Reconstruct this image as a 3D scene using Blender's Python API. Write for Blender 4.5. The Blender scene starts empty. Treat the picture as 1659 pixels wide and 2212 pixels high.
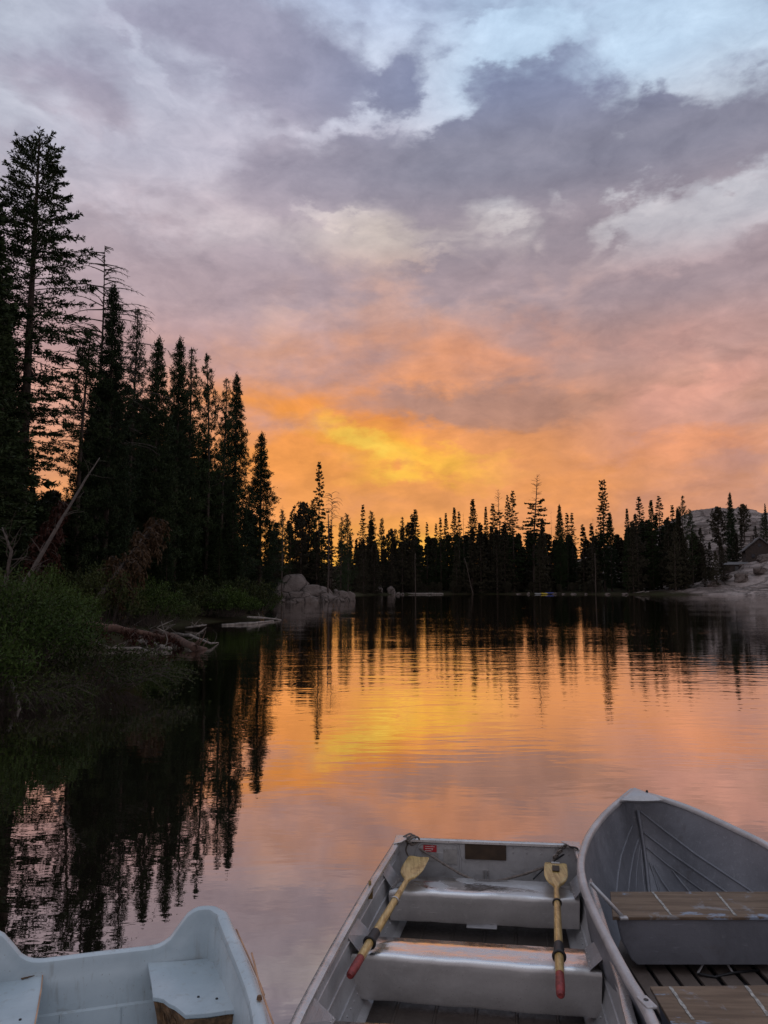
import bpy, math, random
import numpy as np
from mathutils import Vector, Matrix, noise as mnoise
R = math.radians
S = bpy.context.scene
COL = S.collection

# ------------------------------------------------------------------ camera
F, CX, CY, PITCH, HC = 1662., 829.5, 1106., R(5.6), 2.2      # pixels of a 1659 x 2212 frame
cam = bpy.data.cameras.new('camera'); co = bpy.data.objects.new('camera', cam); COL.objects.link(co)
cam.sensor_fit = 'VERTICAL'; cam.sensor_height = 24.0; cam.sensor_width = 18.0
cam.lens = 24.0 * F / 2212.; cam.clip_start = 0.05; cam.clip_end = 5000
co.location = (0, 0, HC); co.rotation_euler = (R(90) + PITCH, 0, 0)
S.camera = co
S.view_settings.view_transform = 'Standard'; S.view_settings.look = 'None'
S.view_settings.gamma = 1.0; S.view_settings.exposure = 0.0
S.render.engine = 'CYCLES'
S.cycles.max_bounces = 5; S.cycles.diffuse_bounces = 2; S.cycles.glossy_bounces = 4
S.cycles.transparent_max_bounces = 4
S.cycles.use_denoising = True
S.cycles.sample_clamp_indirect = 4.0

def ray(px, py):
    x = (px - CX) / F; y = -(py - CY) / F
    return x, math.cos(PITCH) - y * math.sin(PITCH), math.sin(PITCH) + y * math.cos(PITCH)
def U(px, py, z=0.0):            # the point at height z seen at a pixel
    x, y, zz = ray(px, py); t = (z - HC) / zz
    return Vector((x * t, y * t, z))
def DD(px, py, d):               # the point at depth d seen at a pixel
    x, y, zz = ray(px, py); t = d / y
    return Vector((x * t, d, HC + zz * t))
def azel(px, py):
    x, y, z = ray(px, py)
    return math.degrees(math.atan2(x, y)), math.degrees(math.atan2(z, math.hypot(x, y)))
def lin(c):
    return tuple(((v / 255.) / 12.92 if v / 255. <= .04045 else ((v / 255. + .055) / 1.055) ** 2.4) for v in c)

# ------------------------------------------------------------------ node helper
class NT:
    def __init__(s, nt): s.nt = nt
    def n(s, typ, **kw):
        nd = s.nt.nodes.new(typ)
        for k, v in kw.items(): setattr(nd, k, v)
        return nd
    def put(s, sock, v):
        if isinstance(v, bpy.types.NodeSocket): s.nt.links.new(v, sock)
        elif v is not None:
            if hasattr(sock, 'default_value') and sock.type == 'RGBA' and len(v) == 3: v = (*v, 1)
            sock.default_value = v
    def math(s, op, a, b=None, c=None, clamp=False):
        nd = s.n('ShaderNodeMath', operation=op, use_clamp=clamp)
        s.put(nd.inputs[0], a)
        if b is not None: s.put(nd.inputs[1], b)
        if c is not None: s.put(nd.inputs[2], c)
        return nd.outputs[0]
    def vmath(s, op, a, b=None):
        nd = s.n('ShaderNodeVectorMath', operation=op)
        s.put(nd.inputs[0], a)
        if b is not None:
            if op == 'SCALE': s.put(nd.inputs['Scale'], b)
            else: s.put(nd.inputs[1], b)
        return nd.outputs[0]
    def rng(s, v, a, b, c=0., d=1., smooth=True):
        nd = s.n('ShaderNodeMapRange', interpolation_type='SMOOTHSTEP' if smooth else 'LINEAR')
        for i, q in enumerate((v, a, b, c, d)): s.put(nd.inputs[i], q)
        return nd.outputs[0]
    def mix(s, f, a, b, mode='MIX'):
        nd = s.n('ShaderNodeMix', data_type='RGBA', blend_type=mode)
        s.put(nd.inputs[0], f); s.put(nd.inputs[6], a); s.put(nd.inputs[7], b)
        return nd.outputs[2]
    def noise(s, vec, scale, detail=4, rough=.55, dist=0., out=0):
        nd = s.n('ShaderNodeTexNoise')
        s.put(nd.inputs['Vector'], vec); s.put(nd.inputs['Scale'], scale); s.put(nd.inputs['Detail'], detail)
        s.put(nd.inputs['Roughness'], rough); s.put(nd.inputs['Distortion'], dist)
        return nd.outputs[out]
    def ramp(s, fac, stops, interp='LINEAR'):
        nd = s.n('ShaderNodeValToRGB'); cr = nd.color_ramp; cr.interpolation = interp
        while len(cr.elements) > 1: cr.elements.remove(cr.elements[-1])
        for i, (p, c) in enumerate(stops):
            e = cr.elements[0] if i == 0 else cr.elements.new(p)
            e.position = p; e.color = (*c, 1) if len(c) == 3 else c
        s.put(nd.inputs[0], fac)
        return nd.outputs[0]
    def mapping(s, vec, loc=(0, 0, 0), rot=(0, 0, 0), sc=(1, 1, 1), typ='POINT'):
        nd = s.n('ShaderNodeMapping', vector_type=typ)
        s.put(nd.inputs[0], vec); nd.inputs[1].default_value = loc
        nd.inputs[2].default_value = rot; nd.inputs[3].default_value = sc
        return nd.outputs[0]

# ------------------------------------------------------------------ sky (world)
W = bpy.data.worlds.new('World'); S.world = W; W.use_nodes = True
W.node_tree.nodes.clear(); g = NT(W.node_tree)
dirv = g.n('ShaderNodeTexCoord').outputs['Generated']
sep = g.n('ShaderNodeSeparateXYZ'); g.put(sep.inputs[0], dirv)
X, Y, Z = sep.outputs
K = 180 / math.pi
az = g.math('MULTIPLY', g.math('ARCTAN2', X, Y), K)
el = g.math('MULTIPLY', g.math('ARCSINE', Z), K)
stretch = g.mapping(dirv, sc=(1, 1, 2.0))
# domain warp, in degrees
w1 = g.vmath('SCALE', g.vmath('SUBTRACT', g.noise(stretch, 3.2, 4, .55, out=1), (.5, .5, .5)), 8.0)
w2 = g.vmath('SCALE', g.vmath('SUBTRACT', g.noise(stretch, 14., 5, .6, out=1), (.5, .5, .5)), 5.5)
cmb = g.n('ShaderNodeCombineXYZ'); g.put(cmb.inputs[0], az); g.put(cmb.inputs[1], el)
AE = cmb.outputs[0]
AEs = g.vmath('MULTIPLY', g.vmath('ADD', AE, w2), (1, 1, 0))
AEw = g.vmath('MULTIPLY', g.vmath('ADD', g.vmath('ADD', g.vmath('ADD', AE, w1), w2), (0., 1.3, 0.)), (1, 1, 0))
def blob(px, py, rx, ry, rot=0, src=None, quad=False):
    a, e = azel(px, py)
    kx = 1 / 29.0 / (1 + ((px - CX) / F) ** 2) ** .5 / max(.6, math.cos(R(e))); ky = 1 / 29.0 / (1 + ((py - CY) / F) ** 2)
    m = g.mapping(src or AEw, loc=(a, e, 0), rot=(0, 0, R(rot)), sc=(rx * kx, ry * ky, 1), typ='TEXTURE')
    nd = g.n('ShaderNodeTexGradient', gradient_type='QUADRATIC_SPHERE' if quad else 'SPHERICAL')
    g.put(nd.inputs[0], m)
    return nd.outputs['Fac']
# bright layer: seven columns of colour along elevation
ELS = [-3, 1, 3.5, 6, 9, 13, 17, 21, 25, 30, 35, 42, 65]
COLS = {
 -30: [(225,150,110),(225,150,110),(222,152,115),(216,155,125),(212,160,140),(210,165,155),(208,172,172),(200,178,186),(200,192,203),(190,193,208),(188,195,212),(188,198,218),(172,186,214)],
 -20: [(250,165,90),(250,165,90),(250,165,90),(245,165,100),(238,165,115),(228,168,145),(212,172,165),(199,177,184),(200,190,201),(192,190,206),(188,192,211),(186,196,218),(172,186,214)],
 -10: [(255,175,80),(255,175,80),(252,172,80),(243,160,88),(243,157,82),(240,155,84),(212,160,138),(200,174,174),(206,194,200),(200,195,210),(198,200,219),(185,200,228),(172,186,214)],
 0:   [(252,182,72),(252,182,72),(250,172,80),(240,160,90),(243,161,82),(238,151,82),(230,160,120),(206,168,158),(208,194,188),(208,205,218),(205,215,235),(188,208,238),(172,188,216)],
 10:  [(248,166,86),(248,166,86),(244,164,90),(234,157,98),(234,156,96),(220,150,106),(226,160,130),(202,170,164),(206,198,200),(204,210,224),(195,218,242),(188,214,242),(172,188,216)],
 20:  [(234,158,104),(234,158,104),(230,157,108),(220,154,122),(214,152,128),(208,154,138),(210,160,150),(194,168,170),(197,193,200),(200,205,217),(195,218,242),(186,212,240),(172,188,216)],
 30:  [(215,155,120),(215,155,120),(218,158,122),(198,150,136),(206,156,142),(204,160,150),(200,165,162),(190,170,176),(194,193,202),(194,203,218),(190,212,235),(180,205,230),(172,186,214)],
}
elp = g.math('MULTIPLY_ADD', g.math('ADD', el, 10.), .01, 0.)
azp = None
sepw = g.n('ShaderNodeSeparateXYZ'); g.put(sepw.inputs[0], g.vmath('ADD', AE, g.vmath('SCALE', w1, .35)))
azw, elw = sepw.outputs[0], sepw.outputs[1]
elwp = g.math('MULTIPLY', g.math('ADD', elw, 10.), .01)
cur = None; keys = sorted(COLS)
for k in keys:
    r = g.ramp(elwp, [((e + 10) / 100., lin(c)) for e, c in zip(ELS, COLS[k])], 'EASE')
    cur = r if cur is None else g.mix(g.rng(azw, k - 10, k), cur, r)
bright = cur
for (px, py, rx, ry, rot, c, st) in [
    (830, 950, 300, 56, -16, (253, 180, 62), .85),     # yellow streak in the middle
    (795, 935, 150, 40, -36, (255, 206, 85), 1.3),
    (930, 985, 230, 30, 0, (255, 194, 75), .85),
    (830, 1165, 190, 45, 0, (255, 205, 75), .65),
    (1300, 1010, 250, 60, 5, (248, 160, 80), .6),
    (1520, 940, 190, 50, 8, (250, 165, 115), .8),
    (1030, 720, 260, 70, 10, (232, 158, 118), .5),
    (1520, 790, 260, 60, 12, (228, 165, 145), .7),
    (620, 850, 300, 110, -4, (250, 160, 75), .7)]:
    bright = g.mix(g.math('MULTIPLY', blob(px, py, rx, ry, rot), st, clamp=True), bright, lin(c))
dark = g.ramp(elp, [((e + 10) / 100., lin(c)) for e, c in
    [(-3, (235, 150, 85)), (5, (225, 150, 100)), (9, (215, 148, 105)), (13, (184, 138, 120)), (17, (180, 144, 138)), (21, (168, 149, 155)),
     (25, (156, 145, 155)), (30, (138, 138, 156)), (35, (132, 141, 171)), (42, (138, 149, 182)), (65, (140, 148, 172))]], 'EASE')
darkL = g.ramp(elp, [((e + 10) / 100., lin(c)) for e, c in
    [(-3, (235, 150, 85)), (5, (225, 150, 100)), (9, (218, 150, 110)), (13, (200, 152, 140)), (17, (188, 155, 156)), (21, (182, 162, 169)),
     (25, (176, 163, 173)), (30, (168, 161, 177)), (35, (157, 156, 178)), (42, (156, 160, 183)), (65, (140, 148, 172))]], 'EASE')
dark = g.mix(g.rng(az, -12, 6), darkL, dark)
fb = g.math('SUBTRACT', g.noise(stretch, 8.0, 8, .54, .25), .5)
bias = g.ramp(elp, [(.07, (.25,) * 3), (.19, (.22,) * 3), (.23, (.3,) * 3), (.31, (.42,) * 3), (.35, (.30,) * 3), (.45, (.22,) * 3), (.6, (.4,) * 3), (1, (.6,) * 3)])
m = g.math('MULTIPLY_ADD', fb, 1.9, bias)
for (px, py, rx, ry, rot, wt) in [
    (1170, 250, 300, 215, 0, 1.25), (860, 335, 400, 150, 3, 1.05), (1560, 290, 270, 95, 14, 1.3), (1440, 215, 65, 80, 0, .9), (1220, 410, 170, 120, 20, .8),
    (620, 95, 330, 175, -8, 1.05), (845, 120, 75, 60, 20, .7), (905, 40, 80, 70, 0, .7), (1020, 850, 310, 78, -3, 1.0), (560, 420, 200, 90, -25, .4),
    (400, 520, 330, 90, -10, .45), (1330, 640, 400, 100, 18, .45), (130, 100, 260, 100, 0, .4), (280, 210, 140, 60, -20, .3), (880, 590, 330, 60, 0, .5),
    (230, 620, 400, 90, 0, .5), (640, 780, 220, 60, 0, .3), (1170, 540, 150, 60, 40, .5), (1500, 560, 260, 60, 0, .25), (1330, 480, 90, 30, 30, .5),
    (1500, 70, 330, 120, 0, -.9), (1060, 30, 170, 70, 0, -.9), (930, 175, 110, 65, 30, -.78), (720, 215, 150, 35, 15, -.5), (800, 60, 30, 70, 0, -.35),
    (1400, 415, 170, 55, 14, -.85), (1600, 440, 170, 70, 10, -.6), (1500, 500, 200, 50, 0, -.25), (440, 320, 220, 110, -35, -.6), (250, 410, 200, 60, -10, -.45),
    (725, 458, 150, 22, -26, -.5), (1060, 480, 110, 20, 8, -.35), (1000, 500, 220, 80, 0, .32), (1210, 425, 50, 60, 30, -.6), (1150, 565, 70, 40, 60, -.45), (900, 560, 130, 18, -8, -.35),
    (610, 640, 60, 40, 0, -.5), (330, 130, 170, 30, -40, -.45), (70, 200, 150, 40, -25, -.4), (1500, 800, 170, 36, 14, -.5), (900, 960, 600, 80, 0, -.5)]:
    m = g.math('MULTIPLY_ADD', blob(px, py, rx, ry, rot), wt, m)
mask = g.rng(m, .02, .82)
sky = g.mix(mask, bright, dark)
# fine structure inside the clouds and streaks of falling rain
fn = g.noise(stretch, 16., 6, .6, .4)
sky = g.mix(1.0, sky, g.ramp(fn, [(.25, (.80, .80, .82)), (.5, (.97, .97, .97)), (.75, (1.15, 1.135, 1.11))]), 'MULTIPLY')
f2 = g.noise(g.vmath('ADD', stretch, g.vmath('SCALE', w2, .02)), 8.5, 5, .6, .5)
sky = g.mix(1.0, sky, g.ramp(f2, [(.3, (.87, .87, .885)), (.5, (.99, .99, .99)), (.7, (1.09, 1.08, 1.07))]), 'MULTIPLY')
vs = g.noise(g.mapping(dirv, rot=(0, R(6), 0), sc=(14, 14, 2.0)), 1.0, 3, .5)
vir = g.mix(g.rng(el, 26, 14, 0, .75), (1, 1, 1), g.ramp(vs, [(.3, (.91, .91, .93)), (.7, (1.09, 1.08, 1.05))]))
sky = g.mix(1.0, sky, vir, 'MULTIPLY')
# unseen sky at the sides, overhead and behind: brightened to light the boats
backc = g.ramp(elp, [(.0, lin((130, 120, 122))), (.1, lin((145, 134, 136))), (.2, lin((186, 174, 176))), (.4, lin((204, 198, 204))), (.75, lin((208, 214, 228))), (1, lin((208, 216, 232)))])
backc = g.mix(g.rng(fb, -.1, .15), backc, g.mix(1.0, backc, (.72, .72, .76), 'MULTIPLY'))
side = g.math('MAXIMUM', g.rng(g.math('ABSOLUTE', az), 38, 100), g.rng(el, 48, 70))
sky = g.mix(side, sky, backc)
nish = g.n('ShaderNodeTexSky', sky_type='NISHITA'); nish.sun_disc = False
nish.sun_elevation = R(-4.0); nish.sun_rotation = R(0.0)
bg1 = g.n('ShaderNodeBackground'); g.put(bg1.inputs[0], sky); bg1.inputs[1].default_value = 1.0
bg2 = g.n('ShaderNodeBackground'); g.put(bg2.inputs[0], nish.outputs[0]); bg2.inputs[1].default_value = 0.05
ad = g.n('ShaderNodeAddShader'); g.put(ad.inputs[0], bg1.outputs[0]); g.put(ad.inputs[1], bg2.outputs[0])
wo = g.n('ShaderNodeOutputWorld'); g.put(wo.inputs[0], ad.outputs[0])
W.cycles.sampling_method = 'MANUAL'; W.cycles.sample_map_resolution = 512

# ------------------------------------------------------------------ object helpers
FR = {}          # world frame of each thing, so parts can be written in world coordinates
def tag(o, label=None, cat=None, group=None, kind=None):
    if label: o['label'] = label
    if cat: o['category'] = cat
    if group: o['group'] = group
    if kind: o['kind'] = kind
    return o
def thing(name, label, cat, loc=(0, 0, 0), rz=0., group=None):
    o = bpy.data.objects.new(name, None); COL.objects.link(o)
    o.location = loc; o.rotation_euler = (0, 0, rz); o.empty_display_size = .2
    FR[o.name] = (Matrix.Translation(loc) @ Matrix.Rotation(rz, 4, 'Z')).inverted()
    return tag(o, label, cat, group)
class MB:
    def __init__(s): s.v = []; s.f = []
    def add(s, vs, fs):
        b = len(s.v); s.v += [tuple(v) for v in vs]; s.f += [tuple(i + b for i in f) for f in fs]
        return s
    def grid(s, rows, closed=False):             # rows: list of equally long point lists
        n = len(rows[0]); vs = [p for r in rows for p in r]; fs = []
        for i in range(len(rows) - 1):
            for j in range(n if closed else n - 1):
                k = (j + 1) % n
                fs.append((i * n + j, i * n + k, (i + 1) * n + k, (i + 1) * n + j))
        return s.add(vs, fs)
    def tube(s, pts, r, n=8, caps=True, flat=1.0):
        pts = [Vector(p) for p in pts]; m = len(pts)
        rs = r if isinstance(r, (list, tuple)) else [r] * m
        rows = []; up = None
        for i, p in enumerate(pts):
            t = (pts[min(i + 1, m - 1)] - pts[max(i - 1, 0)]).normalized()
            if up is None:
                up = Vector((0, 0, 1)) if abs(t.z) < .9 else Vector((1, 0, 0))
            a = t.cross(up).normalized(); b = a.cross(t).normalized(); up = b
            rows.append([p + (a * math.cos(q * 2 * math.pi / n) + b * math.sin(q * 2 * math.pi / n) * flat) * rs[i] for q in range(n)])
        s.grid(rows, True)
        if caps:
            b0 = len(s.v) - m * n
            s.f.append(tuple(b0 + q for q in range(n))[::-1]); s.f.append(tuple(b0 + (m - 1) * n + q for q in range(n)))
        return s
    def box(s, c, ax, ay, az_):                  # centre and three half vectors
        c = Vector(c); ax, ay, az_ = Vector(ax), Vector(ay), Vector(az_)
        vs = [c + ax * i + ay * j + az_ * k for i in (-1, 1) for j in (-1, 1) for k in (-1, 1)]
        return s.add(vs, [(0, 1, 3, 2), (4, 6, 7, 5), (0, 4, 5, 1), (2, 3, 7, 6), (0, 2, 6, 4), (1, 5, 7, 3)])
    def plate(s, poly, d):                       # a flat polygon given thickness d (a vector)
        n = len(poly); d = Vector(d); vs = [Vector(p) for p in poly] + [Vector(p) + d for p in poly]
        fs = [tuple(range(n)), tuple(range(2 * n - 1, n - 1, -1))] + [(i, (i + 1) % n, n + (i + 1) % n, n + i) for i in range(n)]
        return s.add(vs, fs)
    def build(s, name, mat, parent=None, smooth=False, bevel=0., seg=2, auto=None):
        me = bpy.data.meshes.new(name)
        Mx = None
        if parent is not None:
            q = parent
            while q is not None and q.name not in FR: q = q.parent
            Mx = FR[q.name] if q else None
        me.from_pydata([tuple(Mx @ Vector(v)) if Mx else v for v in s.v], [], s.f); me.update()
        import bmesh
        bm = bmesh.new(); bm.from_mesh(me); bmesh.ops.recalc_face_normals(bm, faces=bm.faces)
        for f_ in bm.faces: f_.smooth = smooth
        if smooth and auto:
            for e_ in bm.edges:
                if len(e_.link_faces) == 2 and e_.calc_face_angle(0) > R(auto): e_.smooth = False
        bm.to_mesh(me); bm.free()
        o = bpy.data.objects.new(name, me); COL.objects.link(o); me.materials.append(mat)
        if parent is not None: o.parent = parent
        if bevel:
            md = o.modifiers.new('bevel', 'BEVEL'); md.width = bevel; md.segments = seg; md.limit_method = 'ANGLE'; md.angle_limit = R(35)
        return o

# ------------------------------------------------------------------ materials
def mat(name):
    m_ = bpy.data.materials.new(name); m_.use_nodes = True; nt = m_.node_tree; nt.nodes.clear(); q = NT(nt)
    out = q.n('ShaderNodeOutputMaterial'); b = q.n('ShaderNodeBsdfPrincipled'); q.put(out.inputs[0], b.outputs[0])
    return m_, q, b, out
def simple(name, c, rough=.6, metal=0., var=.25, scale=6., bump=0., bs=40., spec=.5):
    m_, q, b, out = mat(name); tc = q.n('ShaderNodeTexCoord').outputs['Object']
    n1 = q.noise(tc, scale, 5, .6)
    q.put(b.inputs['Base Color'], q.mix(q.rng(n1, .3, .7), tuple(v * (1 - var) for v in c), tuple(min(1, v * (1 + var)) for v in c)))
    q.put(b.inputs['Roughness'], rough); b.inputs['Metallic'].default_value = metal; b.inputs['Specular IOR Level'].default_value = spec
    if bump:
        bp = q.n('ShaderNodeBump'); bp.inputs['Distance'].default_value = bump; q.put(bp.inputs['Height'], q.noise(tc, bs, 5, .6)); q.put(b.inputs['Normal'], bp.outputs[0])
    return m_

def aluminium(name, c, metal, rough, oxide=(.5, .5, .5), dirt=(.12, .1, .085), polish=False, brushed=None, warm=0.):
    m_, q, b, out = mat(name); tc = q.n('ShaderNodeTexCoord').outputs['Object']
    big = q.noise(tc, 2.5, 6, .65, .4); fine = q.noise(tc, 38., 6, .7); spk = q.noise(tc, 150., 3, .6)
    c1 = q.mix(q.rng(big, .35, .68), tuple(v * (.88 if polish else .78) for v in c), tuple(v * 1.12 for v in c))
    c1 = q.mix(q.rng(fine, .52, .78, 0, .55), c1, oxide)
    c1 = q.mix(q.rng(spk, .62, .74, 0, .6), c1, dirt)
    c1 = q.mix(q.rng(q.noise(tc, 5., 7, .7, .8), .58, .78, 0, .2 if polish else .55), c1, dirt)
    # scratches: thin stretched noise
    sc = q.noise(q.mapping(tc, rot=(0, 0, .5), sc=(6, 160, 60)), 1., 3, .5)
    c1 = q.mix(q.rng(sc, .66, .74, 0, .5), c1, tuple(min(1, v * 1.6) for v in c))
    q.put(b.inputs['Base Color'], c1)
    b.inputs['Metallic'].default_value = metal
    if polish:
        gn = q.n('ShaderNodeSeparateXYZ'); q.put(gn.inputs[0], q.n('ShaderNodeNewGeometry').outputs['Normal'])
        up = q.rng(gn.outputs[2], .5, .9)
        patch = q.rng(q.noise(q.mapping(tc, sc=(1.5, 4., 4.)), 1.4, 6, .55, .6), .40, .50)
        patch = q.math('MULTIPLY', patch, up); metal = q.math('MULTIPLY_ADD', up, metal - .3, .3)
        c1 = q.mix(q.math('MULTIPLY_ADD', patch, .65, q.math('MULTIPLY', up, .2)), c1, (.86, .84, .82)); q.put(b.inputs['Base Color'], c1)
        q.put(b.inputs['Roughness'], q.math('ADD', q.math('MULTIPLY', patch, -.24), q.rng(fine, .3, .7, rough, rough + .1)))
        q.put(b.inputs['Metallic'], q.math('MULTIPLY_ADD', patch, .25, metal, clamp=True))
    else:
        q.put(b.inputs['Roughness'], q.rng(fine, .3, .7, rough - .08, rough + .14))
    h = q.math('ADD', q.math('MULTIPLY', big, 3.), q.math('ADD', fine, q.math('MULTIPLY', spk, .3)))
    if polish: h = q.math('ADD', h, q.math('MULTIPLY', q.noise(tc, 5.5, 3, .5), 14.))
    if brushed:
        h = q.math('ADD', h, q.math('MULTIPLY', q.noise(q.mapping(tc, sc=brushed), 1., 2, .5), 2.))
    bp = q.n('ShaderNodeBump'); bp.inputs['Distance'].default_value = .0006 if polish else .0011; q.put(bp.inputs['Height'], h); q.put(b.inputs['Normal'], bp.outputs[0])
    return m_
M = {}
M['hull'] = aluminium('weathered_aluminium', (.47, .47, .48), .35, .46, oxide=(.58, .58, .58))
M['bench'] = aluminium('bench_aluminium', (.53, .51, .50), .72, .36, oxide=(.7, .68, .66), polish=True)
M['rim'] = aluminium('rim_aluminium', (.56, .54, .53), .7, .30, oxide=(.66, .63, .6))
M['brk'] = aluminium('brushed_bracket', (.42, .42, .44), .5, .42, brushed=(400, 8, 8))
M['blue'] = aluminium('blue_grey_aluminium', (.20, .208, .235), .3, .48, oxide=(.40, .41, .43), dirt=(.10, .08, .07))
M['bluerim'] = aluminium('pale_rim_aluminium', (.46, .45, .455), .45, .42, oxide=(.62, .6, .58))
M['face'] = aluminium('grey_blue_face', (.17, .175, .2), .25, .55, oxide=(.25, .25, .27))
def fibreglass():
    m_, q, b, out = mat('pale_blue_fibreglass'); tc = q.n('ShaderNodeTexCoord').outputs['Object']
    c = q.mix(q.rng(q.noise(tc, 2.2, 6, .65, .3), .3, .7), (.35, .43, .475), (.48, .56, .60))
    c = q.mix(q.rng(q.noise(q.mapping(tc, sc=(26, 26, 2.2)), 1., 4, .6), .55, .75, 0, .5), c, (.28, .29, .28))
    c = q.mix(q.rng(q.noise(tc, 7., 7, .75, 1.), .60, .72, 0, .6), c, (.22, .20, .17))
    c = q.mix(q.rng(q.noise(tc, 90., 3, .6), .68, .74, 0, .7), c, (.12, .10, .08))
    c = q.mix(q.rng(q.noise(q.mapping(tc, rot=(0, 0, .9), sc=(5, 150, 60)), 1., 3, .5), .69, .74, 0, .4), c, (.66, .70, .72))
    q.put(b.inputs['Base Color'], c); q.put(b.inputs['Roughness'], q.rng(q.noise(tc, 5., 5, .6), .3, .7, .28, .5))
    bp = q.n('ShaderNodeBump'); bp.inputs['Distance'].default_value = .002; q.put(bp.inputs['Height'], q.math('ADD', q.noise(tc, 3., 4, .6), q.math('MULTIPLY', q.noise(tc, 60., 3, .6), .1))); q.put(b.inputs['Normal'], bp.outputs[0])
    return m_
M['fbg'] = fibreglass()
M['strip'] = simple('rub_strip', (.42, .24, .14), .5, 0, .3, 9.)
M['foam'] = simple('rotten_foam', (.16, .09, .045), .95, 0, .6, 18., .012, 30.)
M['black'] = simple('black_rubber', (.016, .016, .018), .55, 0, .3, 20.)
M['red'] = simple('red_grip', (.20, .024, .022), .5, 0, .45, 30., .002, 90.)
M['wood_pad'] = simple('dark_brown_wood', (.045, .026, .014), .7, 0, .35, 12.)
M['label_red'] = simple('red_label', (.42, .02, .03), .45, 0, .05)
M['label_white'] = simple('faded_label', (.30, .29, .28), .5, 0, .15, 20.)
M['label_ink'] = simple('label_print', (.62, .55, .52), .5, 0, .05)
M['rope'] = simple('grey_rope', (.15, .125, .11), .95, 0, .35, 60., .002, 300.)
M['brass'] = simple('dull_brass', (.22, .15, .06), .45, .7, .3, 20.)
M['bark'] = simple('bark', (.050, .034, .026), .95, 0, .45, 5., .03, 14.)
M['redbark'] = simple('reddish_bark', (.075, .04, .028), .95, 0, .4, 5., .03, 14.)
M['dead'] = simple('dead_wood', (.055, .040, .032), .9, 0, .35, 6., .01, 20.)
M['drift'] = simple('bleached_driftwood', (.19, .165, .145), .9, 0, .45, 4., .012, 22.)
M['kyel'] = simple('yellow_plastic', (.55, .40, .03), .4, 0, .1)
M['kblu'] = simple('blue_plastic', (.04, .06, .26), .4, 0, .1)
M['kwht'] = simple('white_plastic', (.28, .28, .28), .4, 0, .1)
M['roof'] = simple('shingle_roof', (.10, .095, .095), .85, 0, .25, 2.5)
M['cabin'] = simple('brown_boards', (.045, .032, .026), .85, 0, .3, 1.5)
M['glass'] = simple('dark_glass', (.02, .022, .028), .08, 0, .1)

def leafmat(name, c1, c2, rough=.6, trans=0.):
    m_, q, b, out = mat(name); tc = q.n('ShaderNodeTexCoord').outputs['Object']
    oi = q.n('ShaderNodeObjectInfo').outputs['Random']
    n1 = q.noise(tc, .9, 4, .6); n2 = q.noise(tc, 9., 2, .6)
    f_ = q.math('ADD', q.math('MULTIPLY', n1, .6), q.math('MULTIPLY', n2, .6))
    f_ = q.math('MULTIPLY_ADD', oi, .22, f_)
    q.put(b.inputs['Base Color'], q.mix(q.rng(f_, .45, .95), c1, c2)); b.inputs['Roughness'].default_value = rough
    b.inputs['Specular IOR Level'].default_value = .1
    if trans:
        b.inputs['Transmission Weight'].default_value = 0
    return m_
M['needle'] = leafmat('fir_needles', (.012, .020, .009), (.035, .050, .018))
M['needle2'] = leafmat('pine_needles', (.016, .024, .008), (.044, .058, .020))
M['needle3'] = leafmat('far_needles', (.028, .024, .016), (.052, .046, .028))
M['brown'] = leafmat('brown_dead_needles', (.028, .016, .009), (.062, .036, .018))
M['rust'] = leafmat('rust_dead_needles', (.030, .010, .007), (.055, .020, .012))
M['willow'] = leafmat('willow_leaves', (.018, .034, .006), (.052, .080, .018), .65)
M['olive'] = leafmat('olive_leaves', (.018, .025, .007), (.046, .054, .016), .65)

def granite():
    m_, q, b, out = mat('granite'); tc = q.n('ShaderNodeTexCoord').outputs['Object']
    n1 = q.noise(tc, .12, 6, .6, .3); n2 = q.noise(tc, 1.2, 6, .65)
    c = q.mix(q.rng(n1, .3, .7), (.11, .088, .078), (.20, .165, .15)); c = q.mix(q.rng(n2, .52, .72, 0, .65), c, (.07, .058, .05))
    v = q.n('ShaderNodeTexVoronoi', feature='DISTANCE_TO_EDGE'); q.put(v.inputs['Vector'], q.vmath('ADD', tc, q.vmath('SCALE', q.noise(tc, .6, 3, .5, out=1), 1.2))); v.inputs['Scale'].default_value = .32
    c = q.mix(q.rng(v.outputs['Distance'], 0., .02, .7, 0.), c, (.03, .026, .022))
    q.put(b.inputs['Base Color'], c); b.inputs['Roughness'].default_value = .95; b.inputs['Specular IOR Level'].default_value = .08
    bp = q.n('ShaderNodeBump'); bp.inputs['Distance'].default_value = .35; q.put(bp.inputs['Height'], q.math('ADD', n2, q.rng(v.outputs['Distance'], 0, .05, 0, .6))); q.put(b.inputs['Normal'], bp.outputs[0])
    return m_
M['granite'] = granite()
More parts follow.
